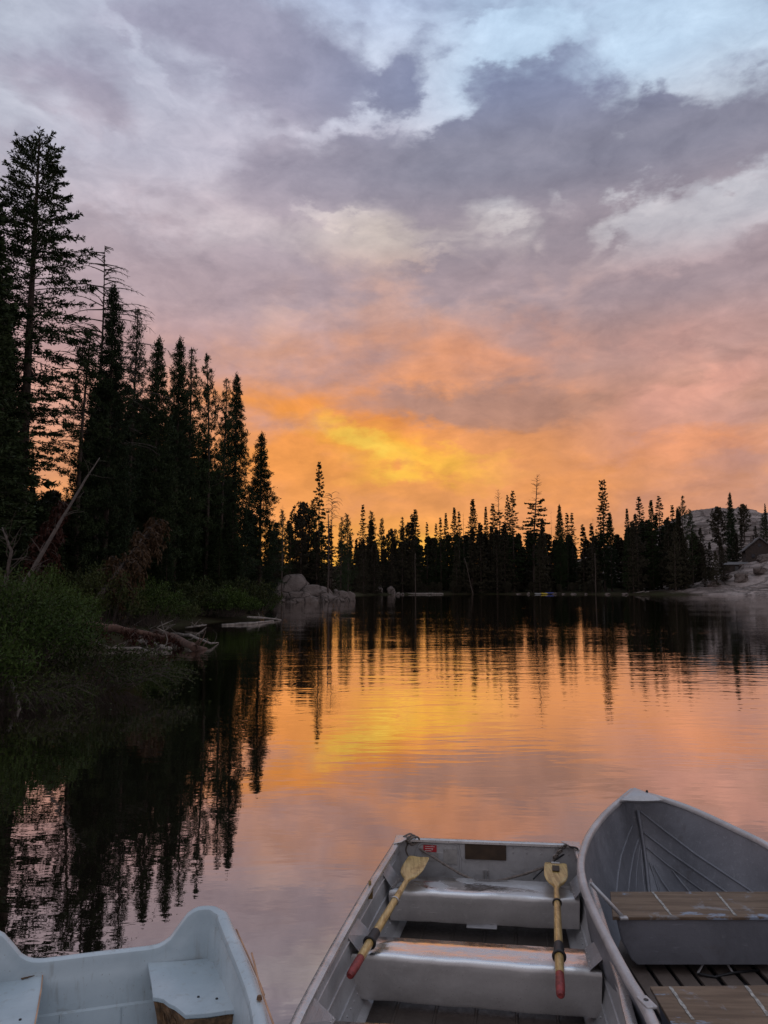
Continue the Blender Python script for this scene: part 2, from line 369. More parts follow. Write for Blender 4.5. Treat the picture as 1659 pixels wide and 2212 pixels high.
# ground: forest floor, bare granite where the rock dome stands
def groundmat():
    m_, q, b, out = mat('ground_mix'); tc = q.n('ShaderNodeTexCoord').outputs['Object']
    s_ = q.n('ShaderNodeSeparateXYZ'); q.put(s_.inputs[0], tc)
    n1 = q.noise(tc, .5, 6, .65); n2 = q.noise(tc, 6., 4, .6)
    soil = q.mix(q.rng(n1, .35, .65), (.030, .022, .015), (.028, .032, .014)); soil = q.mix(q.rng(n2, .5, .7, 0, .6), soil, (.06, .045, .03))
    a_ = q.noise(q.mapping(tc, sc=(1, 1, 2.2)), .05, 6, .6, .4); b_ = q.noise(q.mapping(tc, rot=(0, .35, .3), sc=(.5, .5, 5.)), .16, 6, .65)
    gr = q.mix(q.rng(a_, .35, .65), (.20, .162, .148), (.35, .295, .272)); gr = q.mix(q.rng(b_, .5, .62, 0, .8), gr, (.07, .058, .05))
    vc = q.n('ShaderNodeTexVoronoi', feature='DISTANCE_TO_EDGE'); q.put(vc.inputs['Vector'], q.vmath('ADD', q.mapping(tc, rot=(0, .3, .5), sc=(1, 1, 3)), q.vmath('SCALE', q.noise(tc, .2, 4, .6, out=1), 7.))); vc.inputs['Scale'].default_value = .09
    gr = q.mix(q.rng(vc.outputs['Distance'], 0., .035, .5, 0.), gr, (.06, .05, .043))
    gr = q.mix(q.rng(q.noise(tc, 1.3, 5, .7), .5, .7, 0, .5), gr, (.09, .075, .065))
    rn = q.noise(tc, .06, 5, .6)
    rock = q.rng(q.math('ADD', q.math('MULTIPLY', s_.outputs[0], 1.), q.math('MULTIPLY_ADD', rn, 34., -17.)), 84., 92.)
    front = q.rng(s_.outputs[1], 150., 190.)
    rock = q.math('MULTIPLY', rock, front)
    q.put(b.inputs['Base Color'], q.mix(rock, soil, gr)); b.inputs['Roughness'].default_value = .95; b.inputs['Specular IOR Level'].default_value = .04
    bp = q.n('ShaderNodeBump'); bp.inputs['Distance'].default_value = 1.2; q.put(bp.inputs['Height'], q.math('MULTIPLY', q.math('ADD', q.math('ADD', a_, b_), q.rng(vc.outputs['Distance'], 0., .08, 0, .7)), rock)); q.put(b.inputs['Normal'], bp.outputs[0])
    return m_
M['ground'] = groundmat()

def watermat():
    m_ = bpy.data.materials.new('lake_water'); m_.use_nodes = True; nt = m_.node_tree; nt.nodes.clear(); q = NT(nt)
    out = q.n('ShaderNodeOutputMaterial'); tc = q.n('ShaderNodeTexCoord').outputs['Object']
    s_ = q.n('ShaderNodeSeparateXYZ'); q.put(s_.inputs[0], tc)
    # small wavelets near, long low ripples across the lake
    a = q.noise(q.mapping(tc, rot=(0, 0, .06), sc=(1.3, 3.6, 1)), 1., 3, .5, .3)
    b = q.noise(q.mapping(tc, rot=(0, 0, -.09), sc=(.55, 1.35, 1)), 1., 3, .5, .9)
    c = q.noise(q.mapping(tc, rot=(0, 0, .12), sc=(.15, .36, 1)), 1., 3, .5, .8)
    d = q.noise(q.mapping(tc, sc=(5., 9., 1)), 1., 2, .5)
    patch = q.rng(q.noise(q.mapping(tc, sc=(.03, .07, 1)), 1., 3, .5), .38, .62, .35, 1.3)
    far = q.rng(s_.outputs[1], 6., 22., .35, 1.0)
    h = q.math('MULTIPLY', a, q.math('MULTIPLY', patch, .0042))
    h = q.math('MULTIPLY_ADD', b, q.math('MULTIPLY', patch, .0105), h)
    h = q.math('MULTIPLY_ADD', c, .0075, h)
    h = q.math('MULTIPLY', h, far)
    h = q.math('MULTIPLY_ADD', d, .00035, h)
    bp = q.n('ShaderNodeBump'); bp.inputs['Distance'].default_value = 1.; bp.inputs['Strength'].default_value = 1.; q.put(bp.inputs['Height'], h)
    gl = q.n('ShaderNodeBsdfGlossy'); gl.inputs['Roughness'].default_value = .012; gl.inputs['Color'].default_value = (.93, .90, .88, 1); q.put(gl.inputs['Normal'], bp.outputs[0])
    df = q.n('ShaderNodeBsdfDiffuse'); df.inputs['Color'].default_value = (.010, .008, .006, 1)
    lw = q.n('ShaderNodeFresnel'); lw.inputs['IOR'].default_value = 1.33; 
    fac = q.rng(lw.outputs[0], .03, .42, .46, .98, smooth=False)
    mx = q.n('ShaderNodeMixShader'); q.put(mx.inputs[0], fac); q.put(mx.inputs[1], df.outputs[0]); q.put(mx.inputs[2], gl.outputs[0])
    q.put(out.inputs[0], mx.outputs[0])
    return m_
M['water'] = watermat()

# ------------------------------------------------------------------ terrain and lake
SH = [(-17, -40), (-14, 0), (-11, 9), (-8.6, 13.5), (-7.2, 16.5), (-7.4, 20), (-9.5, 24), (-9.2, 28), (-8.4, 31), (-11, 35), (-12, 44), (-10.5, 50), (-8.2, 55), (-9.5, 62),
      (-14, 70), (-22, 85), (-24, 100), (-20, 112), (-15, 119), (-7, 126), (-5.5, 131), (-12, 145), (-22, 170), (-18, 200), (-6, 222), (10, 247), (30, 251), (54, 249), (75, 236),
      (88, 224), (101, 214), (118, 205), (150, 190), (220, 120), (260, 0), (260, -40)]
SHP = np.array(SH, float)
def inside(x, y):                     # inside the lake
    r = np.zeros(x.shape, bool); n = len(SHP); j = n - 1
    for i in range(n):
        xi, yi = SHP[i]; xj, yj = SHP[j]
        c = ((yi > y) != (yj > y)) & (x < (xj - xi) * (y - yi) / ((yj - yi) or 1e-9) + xi)
        r ^= c; j = i
    return r
def sdist(x, y):                      # + on land
    x = np.asarray(x, float); y = np.asarray(y, float); best = np.full(x.shape, 1e9)
    for i in range(len(SHP) - 1):
        a = SHP[i]; b = SHP[i + 1]; ab = b - a; L = (ab ** 2).sum()
        t = np.clip(((x - a[0]) * ab[0] + (y - a[1]) * ab[1]) / L, 0, 1)
        best = np.minimum(best, np.hypot(x - a[0] - t * ab[0], y - a[1] - t * ab[1]))
    return np.where(inside(x, y), -best, best)
def sm(x, a, b): t = np.clip((x - a) / (b - a), 0, 1); return t * t * (3 - 2 * t)
def height(x, y):
    x = np.asarray(x, float); y = np.asarray(y, float); d = sdist(x, y)
    h = np.where(d < 0, np.maximum(d * .35, -1.5), .45 * sm(d, 0, 2.5) + .02 * d)
    left = sm(-x, 6, 40) * sm(d, 3, 60); h = h + 3.5 * left * (y < 160)
    farm = sm(y, 235, 380) * sm(d, 4, 120); h = h + 9 * farm
    wob = np.sin(x * .045 + 1.3) * np.cos(y * .031) + .6 * np.sin(x * .11 + y * .07)
    h = h + np.where(d > 0, wob * 1.2 * sm(d, 8, 60), 0)
    # granite dome on the right
    def g_(cx, cy, sx, sy, A): return A * np.exp(-((x - cx) / sx) ** 2 - ((y - cy) / sy) ** 2)
    dome = g_(158, 335, 44, 50, 25) + g_(134, 238, 24, 22, 11) + g_(175, 232, 45, 36, 13) + g_(118, 330, 30, 40, 7)
    rg = .8 * np.sin(x * .21 + np.sin(y * .13) * 2) * np.cos(y * .17 + x * .05) + .5 * np.sin(x * .5 + y * .3) + 1.1 * np.abs(np.sin(x * .09 - y * .06))
    dr = sm(d, 0, 9); h = h + dome * dr
    near = np.argwhere((dome * dr > 1.2).ravel() if h.ndim else [])[:, 0]
    if len(near):
        hf = h.ravel().copy(); xf = x.ravel(); yf = y.ravel(); df = (dome * dr).ravel()
        for i_ in near:
            q_ = mnoise.fractal(Vector((xf[i_] * .045, yf[i_] * .045, 3.)), 1., 2., 6); w_ = min(1., df[i_] / 8)
            e_ = (hf[i_] + q_ * 5 + xf[i_] * .08) / 3.2; fr_ = e_ - math.floor(e_); st = math.floor(e_) + min(1., fr_ * 1.1) ** 4
            hf[i_] = hf[i_] + w_ * (q_ * 2.6 + (st - e_ + .35) * 1.9)
        h = hf.reshape(h.shape)
    return h
def hz(x, y): return float(height(np.array([x]), np.array([y]))[0])
def axis(a, b, n, f, w): # denser around f
    t = np.linspace(-1, 1, n); s_ = np.sign(t) * np.abs(t) ** 2.2
    return np.where(s_ < 0, f + s_ * (f - a), f + s_ * (b - f))
gx = np.unique(np.concatenate([np.linspace(-60, 40, 90), np.linspace(40, 90, 50), np.linspace(90, 230, 150), np.linspace(230, 300, 20), np.linspace(-1500, -60, 30), np.linspace(300, 1500, 30)]))
gy = np.unique(np.concatenate([np.linspace(-40, 140, 130), np.linspace(140, 205, 30), np.linspace(205, 360, 150), np.linspace(360, 420, 20), np.linspace(420, 2500, 30), np.linspace(-400, -40, 8)]))
XX, YY = np.meshgrid(gx, gy); HH = height(XX, YY)
nx, ny = len(gx), len(gy)
me = bpy.data.meshes.new('ground'); vs = np.stack([XX, YY, HH], -1).reshape(-1, 3)
idx = np.arange(nx * ny).reshape(ny, nx)
fs = np.stack([idx[:-1, :-1], idx[:-1, 1:], idx[1:, 1:], idx[1:, :-1]], -1).reshape(-1, 4)
me.from_pydata(vs.tolist(), [], fs.tolist()); me.update()
for p in me.polygons: p.use_smooth = True
go = bpy.data.objects.new('ground', me); COL.objects.link(go); me.materials.append(M['ground']); tag(go, kind='structure')
wb = MB().add([(-300, -60, 0), (400, -60, 0), (400, 420, 0), (-300, 420, 0)], [(0, 1, 2, 3)]); wo_ = wb.build('lake_water', M['water']); tag(wo_, kind='structure')

# ------------------------------------------------------------------ foliage
def norm(a): return a / np.maximum(np.linalg.norm(a, axis=-1, keepdims=True), 1e-9)
class Leaves:
    def __init__(s, seed): s.r = np.random.default_rng(seed); s.P = []; s.D = []; s.L = []; s.W = []
    def add(s, P, D, L, Wd):
        P = np.atleast_2d(P); n = len(P); s.P.append(P); s.D.append(norm(np.broadcast_to(D, (n, 3)).astype(float)))
        s.L.append(np.broadcast_to(L, (n,)).astype(float)); s.W.append(np.broadcast_to(Wd, (n,)).astype(float))
    def mesh(s, name, mt):
        P = np.concatenate(s.P); D = np.concatenate(s.D); L = np.concatenate(s.L)[:, None]; Wd = np.concatenate(s.W)[:, None]; n = len(P)
        N = norm(np.cross(D, s.r.normal(size=(n, 3)))) * Wd
        V = np.stack([P, P + D * L * .45 + N, P + D * L, P + D * L * .45 - N], 1).reshape(-1, 3)
        me = bpy.data.meshes.new(name); me.vertices.add(4 * n); me.vertices.foreach_set('co', V.ravel())
        me.loops.add(4 * n); me.loops.foreach_set('vertex_index', np.arange(4 * n)); me.polygons.add(n)
        me.polygons.foreach_set('loop_start', np.arange(0, 4 * n, 4)); me.polygons.foreach_set('loop_total', np.full(n, 4))
        me.update(calc_edges=True); me.materials.append(mt); return me

def conifer(key, seed, H=20., Rm=2.4, prof=None, zb=.12, step=.42, per=5, lenvar=.3, pitch=-5, droop=-12, upturn=18, style='spray', dens=1., ls=.34, lw=.07,
            tr=.2, sway=0., wood='bark', leaf='needle', gapp=0., bare_below=True, topdead=0., branch_r=.018, lop=0.):
    rg = np.random.default_rng(seed); L = Leaves(seed + 1); T = MB()
    prof = prof or (lambda t: (1 - t) ** .85)
    ph = rg.uniform(0, 6.28)
    def off(z): t = z / H; return np.array([math.sin(t * 3.1 + ph) * sway * t, math.cos(t * 2.3 + ph) * sway * t, 0.])
    n = 14
    T.tube([(*(off(H * i / n)[:2]), H * i / n) for i in range(n + 1)], [tr * (1 - .93 * (i / n)) ** .8 + (.12 * tr * 2 if i == 0 else 0) for i in range(n + 1)], 7, False)
    z = H * zb
    while z < H * .985:
        t = z / H; rad = Rm * prof(t)
        live = t < 1 - topdead
        k = max(2, int(round(per * (1 if t < .9 else .8))))
        a0 = rg.uniform(0, 6.28)
        for j in range(k):
            if rg.random() < gapp: continue
            a = a0 + j * 6.283 / k + rg.uniform(-.4, .4)
            l = rad * rg.uniform(1 - lenvar, 1 + lenvar * .6) * (1 + lop * math.cos(a - ph))
            if l < .12: l = .12
            zz = z + rg.uniform(-.5, .5) * step
            m_ = 7; s_ = np.linspace(0, 1, m_)
            pt = R(pitch + 38 * max(0, (t - .55) / .45) + rg.uniform(-7, 7)) + R(droop) * s_ + R(upturn) * s_ ** 2.2
            hd = np.array([math.cos(a), math.sin(a)]); dl = l / (m_ - 1)
            pts = [np.array([0, 0, zz]) + off(zz)]; ds = []
            sidew = rg.uniform(-.25, .25)
            for q_ in range(m_):
                aa = a + sidew * s_[q_]; d_ = np.array([math.cos(aa) * math.cos(pt[q_]), math.sin(aa) * math.cos(pt[q_]), math.sin(pt[q_])]); ds.append(d_)
                if q_ < m_ - 1: pts.append(pts[-1] + d_ * dl)
            pts = np.array(pts); ds = np.array(ds)
            br = max(.008, branch_r * (l / Rm) ** .5)
            T.tube([tuple(p) for p in pts[::2]], [br * (1 - .75 * i / 3) for i in range(len(pts[::2]))], 3, False)
            if not live:
                for q_ in (2, 3, 4, 5):
                    sd = norm(np.cross(ds[q_], [0, 0, 1.])) * (1 if rg.random() < .5 else -1) + ds[q_] * .8 + np.array([0, 0, rg.uniform(-.4, .2)])
                    T.tube([tuple(pts[q_]), tuple(pts[q_] + norm(sd) * l * rg.uniform(.12, .3))], [br * .5, br * .2], 3, False)
                continue
            if style == 'spray':
                # flat fans of twigs on both sides of the bough
                nn = max(4, int(l / .17 * dens)); ss = rg.uniform(.12, 1.0, nn) ** .8
                P = np.stack([np.interp(ss, s_, pts[:, i]) for i in range(3)], 1); Dd = np.stack([np.interp(ss, s_, ds[:, i]) for i in range(3)], 1)
                sd = norm(np.cross(Dd, [0, 0, 1.])) * rg.choice([-1, 1], nn)[:, None]
                tl = (.16 + .26 * l / Rm + .12 * rg.random(nn)) * np.clip(1.25 - ss, .35, 1) * (Rm / 2.4)
                TD = norm(Dd * .75 + sd * rg.uniform(.4, 1.1, nn)[:, None] + np.array([0, 0, 1.]) * rg.normal(-.08, .18, nn)[:, None])
                for fr in (0., .35, .7, 1.):
                    for _ in range(2):
                        LD = TD + rg.normal(0, .42, (nn, 3)); L.add(P + TD * (tl * fr)[:, None], LD, ls * rg.uniform(.5, 1.1, nn), lw * rg.uniform(.7, 1.3, nn))
                L.add(np.tile(pts[-1], (5, 1)), ds[-1] + rg.normal(0, .4, (5, 3)), ls * .9, lw)
            else:
                # tufts of needles at the bough and twig ends
                nn = max(2, int(l / .26 * dens)); ss = rg.uniform(.35, 1.0, nn)
                P = np.stack([np.interp(ss, s_, pts[:, i]) for i in range(3)], 1) + rg.normal(0, .09 + .06 * l, (nn, 3)) * np.array([1, 1, .6])
                P[0] = pts[-1]
                up = norm(ds[-1] + np.array([0, 0, .7]))
                for c_ in P:
                    q2 = 17 if lw < .05 else 11; L.add(c_ + rg.normal(0, .07, (q2, 3)), up * .7 + rg.normal(0, .6, (q2, 3)), ls * rg.uniform(.5, 1.1, q2), lw * (.68 if lw < .05 else 1.))
        z += step * rg.uniform(.7, 1.3) * (1.15 - .45 * t)
    if topdead == 0:
        q2 = 14; tp = np.array([0, 0, H * .985]) + off(H); L.add(tp + rg.normal(0, .04, (q2, 3)), np.array([0, 0, 1.]) + rg.normal(0, .5, (q2, 3)), ls * .9, lw)
    tm = bpy.data.meshes.new('trunk'); tm.from_pydata(T.v, [], T.f); tm.update(); tm.materials.append(M[wood])
    for p in tm.polygons: p.use_smooth = True
    cm = L.mesh('crown', M[leaf]) if L.P else None
    PROTO[key] = (H, tm, cm)
PROTO = {}
def bulge(a, b): return lambda t: (min(1, (t / a) ** .6) if t < a else 1) * max(0, 1 - ((t - a) / (1 - a)) ** b if t > a else 1)
cone = lambda t: (1 - t) ** .8
narrow = lambda t: .25 + .75 * (1 - t) ** .7 if t < .93 else (1 - t) / .07 * .35
def heroprof(t):
    return float(np.interp(t, [0, .3, .45, .55, .62, .70, .77, .80, .84, .88, .93, .965, 1], [.55, .62, .78, .92, 1.0, .98, 1.0, .72, .70, .72, .50, .36, .1]))
spire = lambda k=.6, b=.18, j=0.: (lambda t: min(1, .55 + .45 * (t / b)) * (max(0, 1 - t) / (1 - b)) ** k * (1 + j * math.sin(t * 23) + j * math.sin(t * 41 + 1)) if t > b else min(1, .55 + .45 * (t / b)))
conifer('hero', 11, H=25, Rm=2.9, prof=heroprof, zb=.30, step=.44, per=6, pitch=4, droop=-28, upturn=22, ls=.22, lw=.032, tr=.34, sway=.12, dens=1.9, lenvar=.34, branch_r=.032, gapp=.06)
conifer('fir_a', 21, H=20, Rm=2.3, prof=spire(.85), zb=.06, step=.42, per=6, pitch=0, droop=-20, upturn=16, ls=.30, lw=.052, dens=1.2, lenvar=.4)
conifer('fir_b', 22, H=20, Rm=2.2, prof=spire(.75, .2, .08), zb=.04, step=.42, per=6, pitch=4, droop=-22, upturn=24, ls=.30, lw=.055, dens=1.2, lenvar=.5)
conifer('tuft_a', 23, H=20, Rm=1.85, prof=spire(.62, .2, .06), zb=.05, step=.38, per=6, pitch=12, droop=-12, upturn=42, style='tuft', ls=.23, lw=.04, dens=2.1, lenvar=.4)
conifer('tuft_b', 24, H=20, Rm=1.7, prof=spire(.6, .3, .1), zb=.10, step=.5, per=5, pitch=10, droop=-10, upturn=44, style='tuft', ls=.23, lw=.04, dens=1.8, lenvar=.5, sway=.25, gapp=.12)
conifer('tuft_c', 25, H=20, Rm=1.9, prof=spire(.5, .4, .1), zb=.15, step=.55, per=5, pitch=14, droop=-14, upturn=45, style='tuft', ls=.24, lw=.042, dens=1.9, lenvar=.55, sway=.35, gapp=.15)
conifer('loose', 26, H=20, Rm=2.0, prof=bulge(.55, 1.7), zb=.25, step=.72, per=4, pitch=20, droop=-10, upturn=40, style='tuft', ls=.28, lw=.045, dens=1.7, lenvar=.5, sway=.5, gapp=.2, branch_r=.03)
conifer('layer', 27, H=20, Rm=2.1, prof=spire(.75, .25, .14), zb=.12, step=.72, per=6, pitch=-4, droop=-20, upturn=20, ls=.34, lw=.06, dens=1.35, lenvar=.45, gapp=.08)
conifer('slim', 28, H=20, Rm=1.75, prof=spire(.9, .2, .18), zb=.08, step=.55, per=5, pitch=2, droop=-22, upturn=22, ls=.28, lw=.055, dens=1.2, lenvar=.6, sway=.12)
conifer('tall_slim', 29, H=20, Rm=1.35, prof=lambda t: float(np.interp(t, [0, .25, .4, .55, .7, .82, .9, .94, .97, 1], [.55, .9, 1, .95, .75, .52, .45, .30, .38, .2])), zb=.2, step=.62, per=6, pitch=-4, droop=-18, upturn=18, ls=.30, lw=.06, dens=1.5, lenvar=.35)
conifer('deadtop', 30, H=20, Rm=1.8, prof=lambda t: float(np.interp(t, [0, .3, .5, .7, .8, .9, 1], [.5, .9, 1, .9, .62, .55, .3])), zb=.25, step=.66, per=5, pitch=-6, droop=-15, upturn=22, ls=.32, lw=.065, dens=1.6, lenvar=.45, topdead=.24, sway=.55, branch_r=.05, gapp=.1)
conifer('far_a', 31, H=16, Rm=2.3, prof=spire(1.1, .1, .12), zb=.03, step=.75, per=6, pitch=0, droop=-18, upturn=16, ls=.45, lw=.10, dens=.85, leaf='needle3', lenvar=.5)
conifer('far_b', 32, H=16, Rm=2.0, prof=spire(.8, .3, .14), zb=.06, step=.7, per=5, pitch=10, droop=-10, upturn=30, style='tuft', ls=.40, lw=.085, dens=1.0, leaf='needle3', lenvar=.55, sway=.2)
conifer('far_c', 33, H=16, Rm=1.6, prof=spire(1., .15, .18), zb=.05, step=.65, per=5, pitch=0, droop=-15, upturn=20, ls=.42, lw=.09, dens=.85, leaf='needle3', lenvar=.55)
conifer('round', 34, H=10, Rm=2.2, prof=bulge(.55, 2.2), zb=.25, step=.5, per=6, pitch=22, droop=-12, upturn=30, style='tuft', ls=.32, lw=.07, dens=1.2, leaf='needle3', lenvar=.5)
conifer('back', 35, H=16, Rm=2.2, prof=spire(.8, .15, .1), zb=.03, step=1.0, per=5, pitch=0, droop=-18, upturn=16, ls=.9, lw=.24, dens=.35, leaf='needle3', lenvar=.5)
# bare snags
def snag(key, seed, H, Rm, zb, step, per, tr, prof, pitch, droop, upturn, wood='dead', twig=True, lenvar=.35, br=.028):
    rg = np.random.default_rng(seed); T = MB()
    T.tube([(math.sin(i * .7) * .05, 0, H * i / 14) for i in range(15)], [tr * (1 - .95 * i / 14) for i in range(15)], 7, False)
    z = H * zb
    while z < H * .99:
        t = z / H
        for j in range(per):
            if rg.random() < .2: continue
            a = rg.uniform(0, 6.28); l = Rm * prof(t) * rg.uniform(1 - lenvar, 1 + lenvar)
            p = Vector((0, 0, z + rg.uniform(-.2, .2))); pts = [p]; m_ = 7
            for q_ in range(m_):
                s_ = q_ / m_; pt = R(pitch + rg.uniform(-3, 3)) + R(droop) * s_ + R(upturn) * s_ * s_; a += rg.uniform(-.1, .1)
                p = p + Vector((math.cos(a) * math.cos(pt), math.sin(a) * math.cos(pt), math.sin(pt))) * (l / m_); pts.append(p)
                if twig and q_ > 1:
                    for _ in range(2):
                        aa = a + rg.choice([-1, 1]) * rg.uniform(.5, 1.2); pp = pt + rg.uniform(-.5, .15)
                        T.tube([p, p + Vector((math.cos(aa) * math.cos(pp), math.sin(aa) * math.cos(pp), math.sin(pp))) * l * rg.uniform(.08, .22)], [br * .4, br * .15], 3, False)
            T.tube(pts, [max(.007, br * (1 - .8 * i / m_)) for i in range(m_ + 1)], 4, False)
        z += step * rg.uniform(.6, 1.4)
    tm = bpy.data.meshes.new('trunk'); tm.from_pydata(T.v, [], T.f); tm.update(); tm.materials.append(M[wood])
    PROTO[key] = (H, tm, None)
snag('snag_big', 41, 23, 3.2, .42, .36, 4, .22, lambda t: float(np.interp(t, [0, .5, .7, .8, .9, 1], [.8, .95, 1.0, .8, .48, .1])), 6, 10, -45, br=.045)
snag('snag_thin', 42, 18, 1.2, .35, .5, 2, .13, lambda t: .3 + .7 * (1 - t), 10, -25, -10)
snag('snag_bow', 43, 18, 2.1, .62, .42, 3, .2, lambda t: float(np.interp(t, [0, .6, .85, 1], [.3, .6, 1.0, .7])), 35, -50, -40, br=.05)

NTREE = 0
def tree(key, x, y, H, label, group=None, cat='tree', wx=1., rz=None, tilt=(0, 0), name=None, z=None):
    global NTREE
    h0, tm, cm = PROTO[key]; s_ = H / h0; NTREE += 1
    rr = random.Random(NTREE * 77 + 5)
    nm = name or ('dead_tree' if cm is None else 'conifer_tree')
    o = bpy.data.objects.new(nm, None); COL.objects.link(o); tag(o, label, cat, group)
    o.location = (x, y, (hz(x, y) if z is None else z) - .15); o.rotation_euler = (tilt[0], tilt[1], rr.uniform(0, 6.28) if rz is None else rz); o.scale = (s_ * wx, s_ * wx, s_)
    for nme, m_ in (('trunk', tm), ('crown', cm)):
        if m_ is None: continue
        c = bpy.data.objects.new(nme if cm is not None else 'trunk', m_); COL.objects.link(c); c.parent = o
    return o
def tree_px(key, px, py, d, label, **kw):     # a tree whose tip is seen at px, py and stands at depth d
    p = DD(px, py, d); gz = hz(p.x, p.y)
    return tree(key, p.x, p.y, p.z - gz + .15, label, **kw)

# --- trees of the left bank that stand out
LB = 'tall trees on the left bank'
tree_px('hero', 85, 281, 39, 'tallest fir on the left bank, rounded top and broad drooping boughs', group=LB, rz=2.2, tilt=(0, R(1.2)), wx=.92)
tree_px('snag_big', 227, 530, 46, 'bare grey snag with long curved branches standing right of the tallest fir', group=LB, rz=.6)
tree_px('tuft_a', 247, 614, 44, 'dense narrow conifer rising just behind and right of the big bare snag', group=LB, wx=.95)
tree_px('tuft_c', 187, 706, 42, 'bushy pine filling the gap between the tallest fir and the bare snag', group=LB, wx=1.1)
tree_px('tuft_b', 292, 662, 50, 'thin loose-branched conifer standing alone right of the bare snag', group=LB, wx=.85)
tree_px('tuft_a', 343, 730, 52, 'pointed dense conifer, left one of the twin spires at mid bank', group=LB, wx=1.05)
tree_px('tuft_a', 389, 730, 56, 'pointed dense conifer, right one of the twin spires at mid bank', group=LB, wx=.95, rz=1.)
tree_px('tuft_b', 410, 751, 58, 'slim conifer whose tip just tops the shoulder of the right twin spire', group=LB, wx=1.)
tree_px('loose', 453, 763, 60, 'open-crowned pine with tufted limbs and sky showing through', group=LB, wx=.8, rz=2.)
tree_px('tuft_b', 484, 815, 62, 'slender pine with a blunt tip between the open-crowned pine and the last tall spire', group=LB, wx=.9)
tree_px('tuft_a', 512, 808, 64, 'last tall spire of the left bank before the row of trees steps down', group=LB, wx=.95)
tree_px('tuft_a', 565, 935, 72, 'shorter tufted pine at the end of the left bank against the orange sky', group=LB, wx=1.25)
tree_px('layer', -38, 335, 36, 'big tree cut by the picture edge beside the tallest fir, sparse top', group=LB, wx=1.3, rz=.3)
tree_px('fir_a', -14, 440, 30, 'dark broad conifer at the picture edge in front of the sparse-topped one', group=LB, wx=1.1)
tree_px('fir_b', 14, 720, 33, 'mid height dark fir in front of the trunk of the tallest fir', group=LB, wx=.75)
# --- the dark wall behind and between them
rnd = random.Random(5)
skyline = [(-60, 560), (0, 560), (25, 880), (60, 1010), (120, 985), (160, 1000), (190, 830), (240, 780), (300, 840), (345, 860), (400, 850), (440, 930), (500, 920), (540, 980), (560, 1040), (600, 1120)]
def skyl(x): return float(np.interp(x, [a for a, b in skyline], [b for a, b in skyline]))
k = 0
for i in range(64):
    px = rnd.uniform(-70, 585); d = 34 + 38 * max(0, px) / 585 + rnd.uniform(-4, 16)
    py = skyl(px) + abs(rnd.gauss(0, 60)) + 5
    p = DD(px, py, d); sd_ = float(sdist(np.array([p.x]), np.array([p.y]))[0])
    if sd_ < 1.5: continue
    gz = hz(p.x, p.y); H_ = p.z - gz
    if H_ < 3.2: continue
    tree(rnd.choice(['fir_a', 'fir_b', 'tuft_a', 'fir_a', 'tuft_b']), p.x, p.y, H_, 'dark conifer merging into the shadowed forest mass of the left bank', group='forest mass of the left bank', wx=rnd.uniform(1.0, 1.6) * max(1, 9 / H_) ** .5)
for i in range(18):                       # young trees low down
    px = rnd.uniform(-60, 575); d = 27 + 33 * max(0, px) / 575 + rnd.uniform(0, 6); py = rnd.uniform(1080, 1200)
    p = DD(px, py, d); sd_ = float(sdist(np.array([p.x]), np.array([p.y]))[0])
    if sd_ < .8: continue
    H_ = max(2., p.z - hz(p.x, p.y)); tree(rnd.choice(['fir_a', 'fir_b']), p.x, p.y, H_, 'low young fir in the shade at the foot of the left bank forest', group='young firs of the left bank', wx=1.5 if H_ < 7 else 1.1)

# --- middle point with the rock
MP = 'trees on the rocky point'
for key, px, py, d, wx, lab in [
    ('layer', 690, 998, 130, .78, 'tallest conifer on the rocky point with layered gappy boughs'),
    ('snag_bow', 717, 1064, 128, .9, 'dead tree with a bowed bare top right beside the tallest conifer of the point'),
    ('round', 655, 1089, 134, .85, 'round bushy-topped tree left of the tallest conifer of the point'),
    ('snag_thin', 611, 1089, 120, 1.2, 'thin half-bare tree at the left end of the rocky point'),
    ('tuft_c', 612, 1102, 124, .9, 'ragged pine behind the thin half-bare tree of the rocky point'),
    ('slim', 628, 1108, 126, .9, 'small pointed tree in the dip left of the round bushy-topped one'),
    ('tuft_c', 673, 1080, 138, 1., 'pine half hidden behind the left side of the tallest conifer of the point'),
    ('tuft_b', 736, 1116, 150, 1.1, 'small tufted pine, first one right of the bowed dead tree'),
    ('tuft_c', 752, 1111, 155, 1., 'blocky tufted pine, second one right of the bowed dead tree')]:
    tree_px(key, px, py, d, lab, group=MP, wx=wx)
for i in range(32):
    px = rnd.uniform(578, 765); d = rnd.uniform(122, 160) - (8 if px > 700 else 0); py = 1112 + rnd.uniform(0, 75) + (30 if px > 740 else 0)
    p = DD(px, py, d); sd_ = float(sdist(np.array([p.x]), np.array([p.y]))[0])
    if sd_ < 1: continue
    tree(rnd.choice(['far_a', 'far_b', 'far_c']), p.x, p.y, max(3, p.z - hz(p.x, p.y)), 'dark low conifer crowding behind the rock of the point', group='low conifers of the rocky point', wx=rnd.uniform(1., 1.4))

